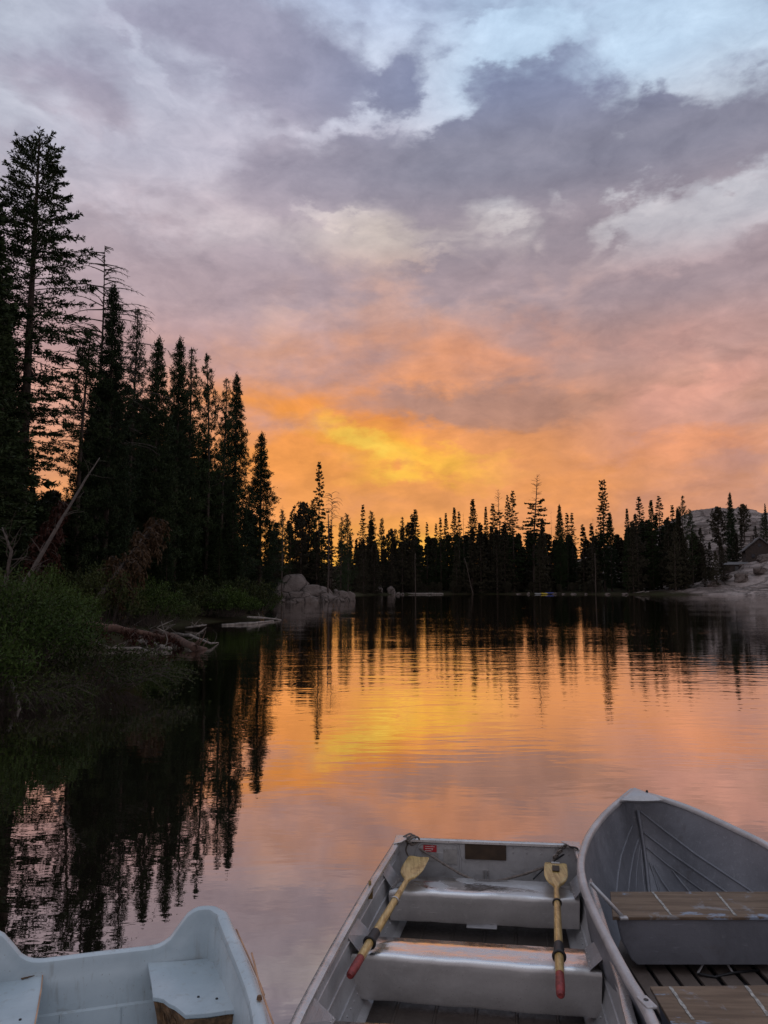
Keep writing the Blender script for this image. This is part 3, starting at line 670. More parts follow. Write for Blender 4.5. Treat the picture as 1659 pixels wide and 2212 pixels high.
# --- far shore skyline trees
FS = 'skyline trees of the far shore'
for key, px, py, wx, lab in [
    ('slim', 785, 1091, .9, 'thin spire poking up left of the brightest yellow glow'),
    ('tuft_c', 805, 1105, .8, 'tufted pine just right of the thin spire left of the yellow glow'),
    ('tuft_c', 825, 1120, .8, 'short open pine in the middle of the yellow glow'),
    ('round', 846, 1145, .6, 'tiny round tree at the bottom of the yellow glow'),
    ('loose', 869, 1116, .9, 'loose round-headed pine at the right side of the yellow glow'),
    ('fir_a', 897, 1100, .95, 'dense cone-shaped fir with a pale trunk right of the yellow glow'),
    ('slim', 922, 1129, .8, 'short thin spire next to the dense cone-shaped fir'),
    ('slim', 941, 1132, .9, 'second short spire right of the dense cone-shaped fir'),
    ('slim', 952, 1119, .9, 'slim spire, left of a pair at the centre of the far shore'),
    ('fir_a', 963, 1108, .6, 'narrow cone, right of a pair at the centre of the far shore'),
    ('fir_b', 981, 1097, .65, 'taller narrow cone left of a cluster of three thin tips'),
    ('slim', 992, 1106, .9, 'first thin tip of the cluster of three at the centre'),
    ('snag_thin', 1001, 1107, 1., 'bare thin tip in the cluster of three at the centre'),
    ('fir_b', 1021, 1079, .85, 'broad-shouldered fir standing above the centre of the far shore'),
    ('fir_a', 1049, 1094, .55, 'narrow spire, left one between the broad-shouldered fir and the crooked tree'),
    ('slim', 1063, 1089, 1.1, 'narrow spire, right one between the broad-shouldered fir and the crooked tree'),
    ('deadtop', 1081, 1056, .65, 'crooked tree with a hooked bare top leaning left'),
    ('layer', 1096, 1070, .6, 'dark upright tree between the crooked tree and the flat-topped pine'),
    ('layer', 1107, 1061, .8, 'flat-topped pine right beside the crooked tree'),
    ('deadtop', 1150, 1025, .95, 'tallest far shore tree, twisted bare top above layered boughs'),
    ('snag_thin', 1176, 1120, .7, 'thin bare tip right of the twisted tallest tree'),
    ('snag_thin', 1190, 1102, .5, 'needle-like bare pole above the low trees right of the twisted tree'),
    ('tuft_a', 1208, 1090, .8, 'pointed bushy tree midway between the twisted tree and the lone tall spire'),
    ('slim', 1224, 1109, 1., 'small spire, left one of the pair before the notch in the skyline'),
    ('slim', 1234, 1109, 1., 'small spire, right one of the pair before the notch in the skyline'),
    ('snag_thin', 1280, 1118, .8, 'thin bare tree at the right lip of the notch in the skyline'),
    ('tall_slim', 1301, 1037, .82, 'lone tall narrow spire with a small knob top'),
    ('tuft_a', 1317, 1107, .9, 'shorter companion right of the lone tall narrow spire'),
    ('fir_a', 1354, 1098, .6, 'left shoulder tree of the right-hand grove'),
    ('layer', 1380, 1073, .85, 'layered fir, left peak of the right-hand grove'),
    ('fir_b', 1406, 1081, .7, 'middle fir between the two peaks of the right-hand grove'),
    ('layer', 1423, 1072, .9, 'layered broad fir, right peak of the right-hand grove'),
    ('slim', 1453, 1092, 1., 'thin spire right of the two-peaked grove'),
    ('tuft_a', 1463, 1096, .7, 'small tufted tree hugging the thin spire right of the grove'),
    ('loose', 1475, 1069, .75, 'open see-through pine at the left foot of the granite dome'),
    ('tuft_c', 1491, 1101, .8, 'low tufted pine between the open pine and the granite dome')]:
    d = 262 if px < 1250 else (255 if px < 1330 else 243)
    tree_px(key, px, py, d + rnd.uniform(-4, 8), lab, group=FS, wx=wx * 1.22)
tree_px('tuft_a', 1576, 1064, 262, 'tall single pine standing on the slope of the granite dome', group='trees on the granite', wx=.95)
tree_px('round', 1605, 1090, 300, 'small round tree on the crest of the granite dome', group='trees on the granite', wx=.8)
tree_px('tuft_a', 1652, 1087, 300, 'small pine on the granite crest at the picture edge', group='trees on the granite', wx=.8)
tree_px('tuft_c', 1649, 1112, 262, 'dark leaning pine below the crest above the cabin roof', group='trees on the granite', wx=1.1)
tree_px('round', 1550, 1097, 290, 'flat bushy tree at the left crest of the granite dome', group='trees on the granite', wx=.9)
# --- dense wall of the far shore
fsl = [(760, 1170), (800, 1160), (850, 1170), (900, 1150), (1000, 1145), (1100, 1140), (1180, 1145), (1240, 1142), (1262, 1160), (1290, 1140), (1340, 1145), (1370, 1115), (1430, 1110), (1470, 1120), (1500, 1135), (1530, 1180), (1560, 1210)]
def fl(x): return float(np.interp(x, [a for a, b in fsl], [b for a, b in fsl]))
cnt = 0
for i in range(104):
    px = rnd.uniform(735, 1535); d = rnd.uniform(226, 262)
    u = rnd.random(); py = fl(px) + rnd.gauss(6, 20)
    p = DD(px, py, d); sd_ = float(sdist(np.array([p.x]), np.array([p.y]))[0])
    if sd_ < 1.5 or (px > 1480 and sd_ > 25): continue
    H_ = p.z - hz(p.x, p.y)
    if H_ < 4: continue
    tree(rnd.choice(['far_a', 'far_a', 'far_b', 'far_c']), p.x, p.y, H_, 'dark conifer in the unbroken tree wall along the far shore', group='tree wall of the far shore', wx=rnd.uniform(.85, 1.25)); cnt += 1
for i in range(46):                       # low growth along the far waterline
    px = rnd.uniform(765, 1500); p = DD(px, 1270, rnd.uniform(238, 262)); q_ = 0
    while float(sdist(np.array([p.x]), np.array([p.y]))[0]) < 1 and q_ < 20: p.y += 2; q_ += 1
    if q_ >= 20: continue
    tree('round', p.x, p.y, rnd.uniform(2.2, 4.5), 'low dark shrub at the waterline under the far tree wall', group='shrubs along the far waterline', cat='shrub', name='shrub_tree', wx=1.5)
for px, py, d, k_, h_ in [(1556, 1160, 250, 'far_c', 0), (1532, 1170, 244, 'far_a', 0), (1590, 1150, 258, 'far_c', 0), (1520, 1198, 232, 'far_c', 0),
                         (1545, 1190, 228, 'far_b', 0), (1560, 1178, 232, 'far_b', 0), (1513, 1140, 262, 'far_b', 0), (1600, 1130, 285, 'far_c', 0), (1630, 1135, 290, 'far_b', 0), (1582, 1125, 280, 'far_c', 0)]:
    p = DD(px, py, d); H_ = p.z - hz(p.x, p.y)
    if H_ > 1.5: tree(k_, p.x, p.y, H_, 'small dark tree scattered on the lower slope of the granite dome', group='small trees on the granite slope', wx=1.1)
for a in range(16):
    px = rnd.uniform(1508, 1600); d = rnd.uniform(236, 300); p = DD(px, 1150, d)
    tree('round', p.x, p.y, rnd.uniform(1.6, 4), 'low bush growing in a crack of the granite slope', group='bushes on the granite slope', cat='bush', name='bush_plant', wx=1.2)
# what stands behind those: the depth of the forest, as one body
def backing(name, label, spots):
    h0, tm, cm = PROTO['back']; n = len(cm.vertices); V = np.empty(n * 3); cm.vertices.foreach_get('co', V); V = V.reshape(-1, 3); out = []
    rr = np.random.default_rng(9)
    for x, y, H_ in spots:
        a = rr.uniform(0, 6.28); s_ = H_ / h0; w_ = s_ * rr.uniform(.9, 1.3); c_, q_ = math.cos(a), math.sin(a)
        out.append(np.stack([(V[:, 0] * c_ - V[:, 1] * q_) * w_ + x, (V[:, 0] * q_ + V[:, 1] * c_) * w_ + y, V[:, 2] * s_ + hz(x, y) - .2], 1))
    V = np.concatenate(out); n = len(V) // 4
    me = bpy.data.meshes.new(name); me.vertices.add(4 * n); me.vertices.foreach_set('co', V.ravel()); me.loops.add(4 * n); me.loops.foreach_set('vertex_index', np.arange(4 * n))
    me.polygons.add(n); me.polygons.foreach_set('loop_start', np.arange(0, 4 * n, 4)); me.polygons.foreach_set('loop_total', np.full(n, 4)); me.update(calc_edges=True); me.materials.append(M['needle3'])
    o = bpy.data.objects.new(name, me); COL.objects.link(o); tag(o, label, 'forest', kind='stuff'); print(name, len(spots), n)
sp = []
while len(sp) < 150:
    px = rnd.uniform(740, 1520); d = rnd.uniform(262, 320); py = fl(px) + 8 + abs(rnd.gauss(0, 22)); p = DD(px, py, d); H_ = p.z - hz(p.x, p.y)
    if H_ > 4: sp.append((p.x, p.y, H_))
backing('forest', 'dark depth of the forest behind the tree wall of the far shore', sp)
sp = []
while len(sp) < 100:
    px = rnd.uniform(-420, 600); d = 56 + 40 * max(0, px) / 585 + rnd.uniform(0, 30); py = max(960, skyl(px)) + 60 + abs(rnd.gauss(0, 60)); p = DD(px, py, d); H_ = p.z - hz(p.x, p.y)
    if H_ > 3 and float(sdist(np.array([p.x]), np.array([p.y]))[0]) > 1: sp.append((p.x, p.y, H_))
backing('forest', 'dark depth of the forest behind the tall trees of the left bank', sp)
# trunks catching light
def pole(pts, rs, name, label, cat, mt, group=None):
    b = MB().tube(pts, rs, 8); o = b.build(name, mt, smooth=True); tag(o, label, cat, group); return o

# ------------------------------------------------------------------ shrubs
def shrub(name, label, c, rx, ry, h, nst, nleaf, lsz, leaf, seed, droop=0., cat='shrub', group=None, stemr=.012, wood='dead', lean=(0, 0)):
    rg = np.random.default_rng(seed); L = Leaves(seed); T = MB(); c = np.array(c, float)
    for i in range(nst):
        a = rg.uniform(0, 6.28); rr = rg.uniform(0, 1) ** .5
        b0 = c + np.array([math.cos(a) * rx * rr * .45, math.sin(a) * ry * rr * .45, -.05])
        tip = c + np.array([math.cos(a) * rx * rr + lean[0], math.sin(a) * ry * rr + lean[1], h * (1 - .55 * rr * rr) * rg.uniform(.6, 1.05)])
        mid = b0 * .45 + tip * .55 + np.array([0, 0, h * .22])
        tip = tip - np.array([0, 0, droop * rg.uniform(.3, 1.)])
        ts = np.linspace(0, 1, 7)[:, None]; pts = (1 - ts) ** 2 * b0 + 2 * ts * (1 - ts) * mid + ts ** 2 * tip
        pts[1:] += rg.normal(0, .02 * h, (6, 3)); pts[:, 2] = np.maximum(pts[:, 2], .04)
        T.tube([tuple(p) for p in pts], [stemr * (1 - .8 * q_ / 6) for q_ in range(7)], 4, False)
        n = nleaf; s_ = rg.uniform(.25, 1, n) ** .7; P = np.stack([np.interp(s_, ts[:, 0], pts[:, k_]) for k_ in range(3)], 1)
        P += rg.normal(0, .07 * min(1.5, h), (n, 3)); P[:, 2] = np.maximum(P[:, 2], .05)
        Dv = norm(tip - b0) * .5 + rg.normal(0, .6, (n, 3)) + np.array([0, 0, .25])
        L.add(P, Dv, lsz * rg.uniform(.6, 1.3, n), lsz * .2 * rg.uniform(.7, 1.3, n))
    o = thing(name, label, cat, tuple(c), 0., group)
    T.build('stem', M[wood], o); cm = L.mesh('foliage', M[leaf]); co_ = bpy.data.objects.new('foliage', cm); COL.objects.link(co_); co_.parent = o
    co_.location = (-c[0], -c[1], -c[2])
    return o
shrub('willow_shrub', 'large leafy green willow bush at the left edge, nearest to the boats', (-8.2, 16.2, .3), 2.4, 2.3, 2.3, 190, 110, .085, 'willow', 51)
shrub('willow_shrub', 'leafy green willow bush behind the largest one, under the leaning trunk', (-9.6, 19.8, .45), 2.4, 2.2, 2.1, 130, 90, .09, 'willow', 52)
shrub('willow_shrub', 'dense bush cut by the left picture edge above the water', (-8.0, 14.2, .15), 1.7, 1.3, 1.6, 110, 90, .08, 'willow', 53)
shrub('drooping_shrub', 'low sprawling bush with drooping bare stems reaching over the water', (-6.3, 16.6, .12), 2.3, 1.7, 1.25, 170, 26, .085, 'olive', 54, droop=.7, stemr=.009, wood='dead', lean=(.4, -.3))
shrub('drooping_shrub', 'tangle of thin grey stems hanging into the water below the large willow', (-7.1, 14.7, .1), 1.9, 1.1, .95, 150, 12, .08, 'olive', 55, droop=.75, stemr=.008, wood='dead', lean=(.2, -.3))
shrub('willow_shrub', 'rounded bush behind the driftwood, beside the fallen brown tree', (-11.2, 31, .6), 1.9, 1.6, 2.4, 80, 80, .12, 'olive', 56)
shrub('willow_shrub', 'small dark bush in front of the fallen brown tree', (-11.0, 35.5, .5), 2.2, 1.8, 2.2, 80, 80, .13, 'willow', 57)
shrub('willow_shrub', 'bush left of the red-brown fallen trunk', (-12.3, 27.5, .6), 2.2, 1.8, 2.3, 90, 80, .12, 'willow', 58)
for i, (x, y, rx, h_, lab) in enumerate([(-10.6, 52, 2.4, 1.9, 'grassy bush at the water, nearest of the three on the small cape'), (-12.8, 57, 3.0, 2.4, 'tallest grassy bush on the small cape beyond the logs'), (-10.2, 58, 2.0, 1.5, 'outermost low grassy bush at the tip of the small cape')]):
    shrub('willow_shrub', lab, (x, y, .3), rx, 2., h_, 100, 80, .17, 'willow', 60 + i, group='bushes of the small cape')
shrub('willow_shrub', 'low yellow-green bush between the driftwood and the floating logs', (-12.2, 41, .35), 2.6, 1.8, 1.5, 90, 80, .14, 'olive', 64)
for i in range(16):
    px = -30 + i * 38; d = 25 + 34 * max(0, px) / 585 + rnd.uniform(0, 5); p = DD(px, 1250, d)
    if float(sdist(np.array([p.x]), np.array([p.y]))[0]) < 1.2: continue
    shrub('undergrowth_bush', 'dim undergrowth bush in the shade below the left bank forest', (p.x, p.y, hz(p.x, p.y)), rnd.uniform(1.5, 2.6), 1.6, rnd.uniform(1.6, 3.), 50, 60, .17, 'olive' if i % 2 else 'needle2', 80 + i, cat='bush', group='undergrowth bushes of the left bank', stemr=.016)

# leaning dead trunk, fallen brown tree, logs
def log(pts, rs, name, label, cat, mt, seed=0, branches=0, blen=1., group=None, rough=.12):
    rg = random.Random(seed); b = MB(); pts = [Vector(p) for p in pts]; P = []; Rr = []
    for i in range(len(pts) - 1):
        for q_ in range(5):
            t = q_ / 5; P.append(pts[i].lerp(pts[i + 1], t)); Rr.append(rs[i] * (1 - t) + rs[i + 1] * t)
    P.append(pts[-1]); Rr.append(rs[-1])
    P = [p + Vector((rg.gauss(0, 1), rg.gauss(0, 1), rg.gauss(0, 1))) * Rr[i] * rough for i, p in enumerate(P)]
    b.tube(P, [r_ * rg.uniform(.88, 1.12) for r_ in Rr], 9)
    root = thing(name, label, cat, tuple(pts[0]), 0., group)
    b.build('trunk', M[mt], root, smooth=True)
    for _ in range(branches):
        i = rg.randrange(2, len(P) - 1); p = P[i]; d_ = (P[i] - P[i - 1]).normalized()
        s_ = Vector((rg.gauss(0, 1), rg.gauss(0, 1), abs(rg.gauss(0, .7)))).normalized() + d_ * .6; q = [p]
        for w in range(4): s_ = (s_ + Vector((rg.gauss(0, .3), rg.gauss(0, .3), rg.gauss(0, .25)))).normalized(); q.append(q[-1] + s_ * blen * rg.uniform(.12, .3))
        MB().tube(q, [Rr[i] * .32, Rr[i] * .27, Rr[i] * .2, Rr[i] * .13, Rr[i] * .06], 5).build('branch', M[mt], root, smooth=True)
    return root
a = DD(35, 1262, 23); b_ = DD(185, 1035, 27)
log([a - Vector((0, 0, .4)), a.lerp(b_, .5) + Vector((.08, 0, -.05)), b_, b_ + (b_ - a) * .25], [.065, .052, .035, .016], 'leaning_dead_tree', 'slender bare dead trunk leaning right over the left bushes', 'dead tree', 'dead', 3, 14, .9)
a = DD(5, 1290, 21); log([a, DD(25, 1190, 21.5), DD(5, 1140, 22)], [.06, .045, .02], 'bare_sapling', 'bent bare grey sapling behind the big willow bush at the left edge', 'dead tree', 'dead', 9, 16, 1.1)
# fallen tree with brown drooping branches
def fallen(p0, p1, seed, label, mt_leaf, r0, bl, ll, wood='dead', nb=60, name='fallen_conifer', flare=.1):
    rg = np.random.default_rng(seed); T = MB(); L = Leaves(seed); p0 = np.array(p0); p1 = np.array(p1); ax = norm(p1 - p0)
    o = thing(name, label, 'dead tree', tuple(p0))
    n = 12; pts = [p0 + (p1 - p0) * i / n + rg.normal(0, .03, 3) for i in range(n + 1)]
    T.tube([tuple(p) for p in pts], [r0 * (1 - .85 * i / n) for i in range(n + 1)], 8)
    for i in range(nb):
        t = rg.uniform(.15, .98); q = p0 + (p1 - p0) * t; w = norm(np.cross(ax, rg.normal(size=3))); l = bl * rg.uniform(.4, 1.1) * (1 - .5 * t)
        bp = [q]
        for s_ in range(6):
            d_ = norm(w * (1 - s_ / 5) + ax * .35 + np.array([0, 0, -1.]) * (.15 + .28 * s_)); bp.append(bp[-1] + d_ * l / 6)
        T.tube([tuple(x) for x in bp], [.02 * (1 - .8 * s_ / 6) for s_ in range(7)], 3, False)
        bp = np.array(bp); m_ = 34; ss = rg.uniform(.2, 1, m_) * 6
        P = np.stack([np.interp(ss, np.arange(7), bp[:, k_]) for k_ in range(3)], 1) + rg.normal(0, .05, (m_, 3))
        L.add(P, np.array([0, 0, -1.]) + rg.normal(0, .55, (m_, 3)), ll * rg.uniform(.5, 1.2, m_), ll * .14)
    T.build('trunk', M[wood], o, smooth=True); cm = L.mesh('dead_foliage', M[mt_leaf]); c_ = bpy.data.objects.new('dead_foliage', cm); COL.objects.link(c_); c_.parent = o; c_.location = tuple(-p0)
    return o
fallen(DD(190, 1320, 30), DD(340, 1122, 35), 71, 'toppled conifer with drooping brown dead branches propped on the bank', 'brown', .13, 1.9, .26, nb=110)
fallen(DD(60, 1290, 29), DD(130, 1080, 31), 72, 'upright rust-red dead young fir in the shade by the leaning trunk', 'rust', .08, 1.3, .24, nb=90, name='dead_fir')
fallen(DD(170, 1345, 27), DD(395, 1383, 28.5), 73, 'dark red-brown fallen trunk with twiggy crown lying along the shore', 'rust', .2, .8, .14, wood='redbark', nb=60, name='fallen_tree')
DW = 'driftwood along the left shore'
log([U(150, 1398, .05), U(230, 1385, .12), U(320, 1388, .12), U(368, 1402, .05)], [.10, .12, .11, .07], 'driftwood_log', 'thick bleached log under the red-brown fallen trunk', 'log', 'drift', 4, 8, 1.1, DW)
log([U(200, 1402, .05), U(300, 1400, .08), U(335, 1412, .02)], [.05, .05, .03], 'driftwood_log', 'thin pale log nearest the water under the bleached log', 'log', 'drift', 5, 6, .8, DW)
log([U(355, 1368, .15), U(410, 1372, .3), U(455, 1390, .12), U(472, 1388, .02)], [.06, .055, .04, .015], 'driftwood_branch', 'curved pale branch reaching out over the water beyond the fallen trunk', 'branch', 'drift', 6, 9, .9, DW)
log([U(330, 1365, .2), U(380, 1378, .3), U(420, 1400, .12), U(445, 1402, .0)], [.15, .15, .12, .06], 'driftwood_log', 'dark end of a log dipping into the water in front of the curved pale branch', 'log', 'redbark', 7, 7, .8, DW)
log([U(400, 1356, .1), U(430, 1352, .2), U(446, 1350, .06)], [.04, .05, .03], 'driftwood_log', 'short pale chunk of wood behind the curved branch', 'log', 'drift', 8, 5, .7, DW)
log([U(480, 1350, .03), U(540, 1347, .05), U(590, 1341, .03)], [.08, .085, .05], 'floating_log', 'long straight log lying in the water off the small cape', 'log', 'drift', 10, 1, .8, DW)
log([U(535, 1333, .35), U(570, 1335, .2), U(607, 1339, .02)], [.06, .075, .05], 'floating_log', 'second log slanting down into the water behind the long straight log', 'log', 'drift', 11, 2, 1.2, DW)
a = U(45, 1545, -.1); log([a + Vector((-.45, .5, .55)), a + Vector((-.2, .2, .3)), a], [.035, .04, .02], 'driftwood_branch', 'pale forked branch poking down into the water at the lower left', 'branch', 'drift', 12, 3, .5, DW)
rg_ = random.Random(8)
for i in range(14):
    px = rg_.uniform(190, 400); py = rg_.uniform(1350, 1400); a = U(px, py, .1)
    log([a, a + Vector((rg_.uniform(-.9, .9), rg_.uniform(-.6, .6), rg_.uniform(.1, .5))), a + Vector((rg_.uniform(-1.4, 1.4), rg_.uniform(-.6, .6), rg_.uniform(.0, .8)))], [.03, .025, .01], 'driftwood_branch', 'small loose stick among the driftwood on the left shore', 'branch', 'drift', 20 + i, 2, .5, 'loose sticks on the left shore')

# ------------------------------------------------------------------ rocks
def rock(label, c, s_, seed, rot=0., group=None, cuts=4, amp=.35, name='granite_rock', sharp=1.):
    import bmesh
    bm = bmesh.new(); bmesh.ops.create_icosphere(bm, subdivisions=cuts, radius=1.)
    off = Vector((seed * 7.3, seed * 3.1, seed * 1.7))
    for v in bm.verts:
        p = v.co.copy(); q = Vector((np.sign(p.x) * abs(p.x) ** .7, np.sign(p.y) * abs(p.y) ** .7, np.sign(p.z) * abs(p.z) ** .8))
        n_ = mnoise.fractal(p * 1.1 + off, 1., 2., 5) * amp; c_ = mnoise.cell(q * 1.7 + off) * .16 * sharp
        v.co = q * (1 + n_ + c_ * .9)
        v.co.x *= s_[0]; v.co.y *= s_[1]; v.co.z *= s_[2]
    me = bpy.data.meshes.new(name); bm.to_mesh(me); bm.free(); me.materials.append(M['granite'])
    for p in me.polygons: p.use_smooth = True
    o = bpy.data.objects.new(name, me); COL.objects.link(o); o.location = c; o.rotation_euler = (0, 0, rot); tag(o, label, 'rock', group); return o
RK = 'rocks on the point'
def rk(label, px0, px1, pyt, d, seed, dep=1., low=.35, group=RK, amp=.28, sharp=.6):
    a = DD(px0, 1290, d); b = DD(px1, 1290, d); top = DD((px0 + px1) / 2, pyt, d).z
    return rock(label, ((a.x + b.x) / 2, d, -top * low * .3), ((b.x - a.x) / 2 * .95, (b.x - a.x) / 2 * dep, top * (1 + .3 * low) * .93), seed, 0., group, amp=amp, sharp=sharp)
rk('big pale granite outcrop at the water, left side of the rocky point', 582, 682, 1238, 124, 1, .8, amp=.16, sharp=.35)
rk('sloping granite block right of the big outcrop', 640, 724, 1262, 122, 2, .7, amp=.2, sharp=.4)
rk('low granite slab in front of the big outcrop at the waterline', 612, 690, 1278, 117.5, 3, .6)
rk('small rounded rock between the sloping block and the split boulder', 690, 736, 1284, 120.5, 4, .7)
rk('split pale boulder near the tip of the rocky point', 716, 752, 1275, 124, 5, .7)
rk('last small rock at the very tip of the rocky point', 744, 768, 1280, 127, 6, .7)
for i in range(5): rk('small pale stone along the foot of the rocky point', 604 + i * 31, 616 + i * 31 + (i % 3) * 5, 1293, 116.5 + i * .8, 20 + i, .8, group='small stones of the point')
FRK = 'boulders on the far shore'
def frk(label, px, w, pyt, seed, group=FRK):
    p = U(px, 1284.5); d = p.y
    while float(sdist(np.array([p.x]), np.array([d]))[0]) < -1.0: d += 1.
    a = DD(px - w, 1284, d); b = DD(px + w, 1284, d); top = DD(px, pyt, d).z
    rock(label, ((a.x + b.x) / 2, d, 0), ((b.x - a.x) / 2, (b.x - a.x) / 2, max(.3, top)), seed, 0., group, 3)
frk('rounded pale boulder at the far waterline, left one of a pair', 816, 11, 1265, 31)
frk('rounded pale boulder at the far waterline, right one of a pair', 845, 9, 1267, 32)
for i in range(20):
    px = rnd.choice([rnd.uniform(770, 930), rnd.uniform(1090, 1500), rnd.uniform(1180, 1420)])
    frk('low pale stone along the far waterline', px, rnd.uniform(2, 7), 1282 - rnd.uniform(0, 2), 40 + i, group='stones along the far waterline')
def frlog(px0, px1, label, seed, rise=.5, group='logs along the far waterline'):
    a = U((px0 + px1) / 2, 1284.5); d = a.y
    while float(sdist(np.array([a.x]), np.array([d]))[0]) < -.5 and d < 270: d += 1.
    p = DD(px0, 1281, d); q = DD(px1, 1281, d); p.z = .25; q.z = .15 + rise
    log([p, q], [.28, .2], 'shore_log', label, 'log', 'drift', seed, 0, 1., group)
for i in range(26):
    px = rnd.uniform(1515, 1668); d = rnd.uniform(222, 300); p = DD(px, 1150, d)
    if float(sdist(np.array([p.x]), np.array([p.y]))[0]) < 2: continue
    w_ = rnd.uniform(.6, 2.4); rock('loose granite boulder lying on the slope of the granite dome', (p.x, p.y, hz(p.x, p.y) + w_ * .1), (w_, w_ * .8, w_ * rnd.uniform(.4, .8)), 90 + i, rnd.uniform(0, 3), 'boulders on the granite slope', 3)
frlog(868, 930, 'long pale log at the far waterline right of the boulder pair', 1, .1)
frlog(930, 958, 'pale log at the far waterline continuing from the long one', 2, .1)
frlog(1368, 1392, 'slanting log at the far waterline left of the yellow kayak', 3, .9)
frlog(1386, 1402, 'short slanting log just left of the yellow kayak', 4, .8)
frlog(1464, 1480, 'log at the far waterline before the granite slope', 5, .3)
# pale trunks visible in the dark wall
for px, y0, y1, d, lab, dx in [(897, 1195, 1262, 236, 'pale straight trunk showing in the dark wall below the dense cone-shaped fir', 0), (1003, 1205, 1274, 238, 'pale leaning trunk at the centre of the far shore', 22), (1285, 1195, 1258, 232, 'pale trunk in the dark wall below the notch in the skyline', 1), (708, 1110, 1236, 121, 'pale bare trunk standing on the point below the bowed dead tree', 2)]:
    a = DD(px + dx, y1 + 8, d); b = DD(px, y0, d); a.z = min(a.z, hz(a.x, a.y))
    log([a, b], [.15 if d > 200 else .13, .09], 'dead_tree', lab, 'dead tree', 'bark', int(px), 4, 1.6, 'bare trunks', rough=.6)

# ------------------------------------------------------------------ cabin and kayaks on the far shore
c0 = DD(1637, 1185, 250); cz = hz(c0.x, c0.y); rzc = R(-18)
cb = thing('cabin', 'dark cabin with a steep gabled roof on the granite slope at the right edge', 'cabin', (c0.x, c0.y, cz), rzc)
Mw = Matrix.Translation((c0.x, c0.y, cz)) @ Matrix.Rotation(rzc, 4, 'Z')
def T_(x, y, z): return Mw @ Vector((x, y, z))
w_, l_, hw, hr = 4.2, 4.0, 3.6, 7.2
def solid(poly, d): return MB().plate([T_(*p) for p in poly], Mw.to_3x3() @ Vector(d))
solid([(-w_, -l_, -3), (w_, -l_, -3), (w_, -l_, hw), (0, -l_, hr), (-w_, -l_, hw)], (0, 2 * l_, 0)).build('wall', M['cabin'], cb)
rf = solid([(-w_ - .8, -l_ - .7, hw - .55), (0, -l_ - .7, hr + .12), (w_ + .8, -l_ - .7, hw - .55), (w_ + .8, -l_ - .7, hw - .25), (0, -l_ - .7, hr + .5), (-w_ - .8, -l_ - .7, hw - .25)], (0, 2 * l_ + 1.4, 0)).build('roof', M['roof'], cb)
MB().box(T_(-1.6, 1, 6.8), Mw.to_3x3() @ Vector((.4, 0, 0)), Mw.to_3x3() @ Vector((0, .4, 0)), (0, 0, 1.3)).build('chimney', M['granite'], rf)
for wx_ in (-2., 0., 2.):
    wf = MB().box(T_(wx_, -l_ - .04, 1.6), Mw.to_3x3() @ Vector((.6, 0, 0)), Mw.to_3x3() @ Vector((0, .05, 0)), (0, 0, .7)).build('window', M['cabin'], cb)
    MB().box(T_(wx_, -l_ - .10, 1.6), Mw.to_3x3() @ Vector((.48, 0, 0)), Mw.to_3x3() @ Vector((0, .03, 0)), (0, 0, .58)).build('pane', M['glass'], wf)
MB().box(T_(0, -l_ - .05, 5.0), Mw.to_3x3() @ Vector((.5, 0, 0)), Mw.to_3x3() @ Vector((0, .05, 0)), (0, 0, .5)).build('vent', M['glass'], cb)
# lower annex
c1 = DD(1588, 1190, 245); cz1 = hz(c1.x, c1.y)
an = thing('shed', 'low dark shed with a shallow roof left of the gabled cabin', 'shed', (c1.x, c1.y, cz1), rzc)
Mw = Matrix.Translation((c1.x, c1.y, cz1)) @ Matrix.Rotation(rzc, 4, 'Z')
solid([(-3.5, -2.2, -2.5), (3.5, -2.2, -2.5), (3.5, -2.2, 2.2), (-3.5, -2.2, 2.2)], (0, 4.4, 0)).build('wall', M['cabin'], an)
solid([(-3.9, -2.6, 2.2), (3.9, -2.6, 2.2), (3.9, -2.6, 2.35), (-3.9, -2.6, 2.35)], (0, 5.2, .9)).build('roof', M['roof'], an)
solid([(-.5, -2.28, -.2), (.5, -2.28, -.2), (.5, -2.28, 1.8), (-.5, -2.28, 1.8)], (0, .06, 0)).build('door', M['roof'], an)

def kayak(px, label, mt, L_=2.6, rz=0., z=.2, up=0., dy=0.):
    p = U(px, 1284.5); d = p.y
    while float(sdist(np.array([p.x]), np.array([d]))[0]) < -2.5 and d < 262: d += 1.
    d += dy; q = DD(px, 1281, d); o = thing('kayak', label, 'kayak', (q.x, d, z), rz, 'kayaks at the far shore')
    A = Matrix.Translation((q.x, d, z)) @ Matrix.Rotation(rz, 4, 'Z'); rows = []
    for i in range(13):
        t = -1 + 2 * i / 12; w = .38 * (1 - abs(t) ** 2.4) + .01; k_ = .14 * abs(t) ** 3
        rows.append([A @ Vector((t * L_ / 2, w * math.cos(a_), .05 + k_ + (.2 if math.sin(a_) > 0 else .16) * math.sin(a_) * (1 - abs(t) ** 3 * .6))) for a_ in [j * 2 * math.pi / 12 for j in range(12)]])
    MB().grid(rows, True).build('hull', M[mt], o, smooth=True)
    MB().tube([A @ Vector((.42 * math.cos(a_), .22 * math.sin(a_), .25)) for a_ in [j * 2 * math.pi / 12 for j in range(13)]], .03, 6, False).build('cockpit_rim', M['black'], o)
    MB().box(A @ Vector((-.28, 0, .33)), A.to_3x3() @ Vector((.03, 0, 0)), A.to_3x3() @ Vector((0, .16, 0)), (0, 0, .12)).build('backrest', M['black'], o, bevel=.02)
    return o
kayak(1177, 'yellow kayak beached at the far shore beside the dark blue one', 'kyel', 2.7, .1)
kayak(1187, 'dark blue kayak beached at the far shore beside the yellow one', 'kblu', 2.7, -.15, .35, dy=1.0)
kayak(1163, 'pale kayak, leftmost of the three beached together at the far shore', 'kwht', 2.6, .2, .15, dy=.6)
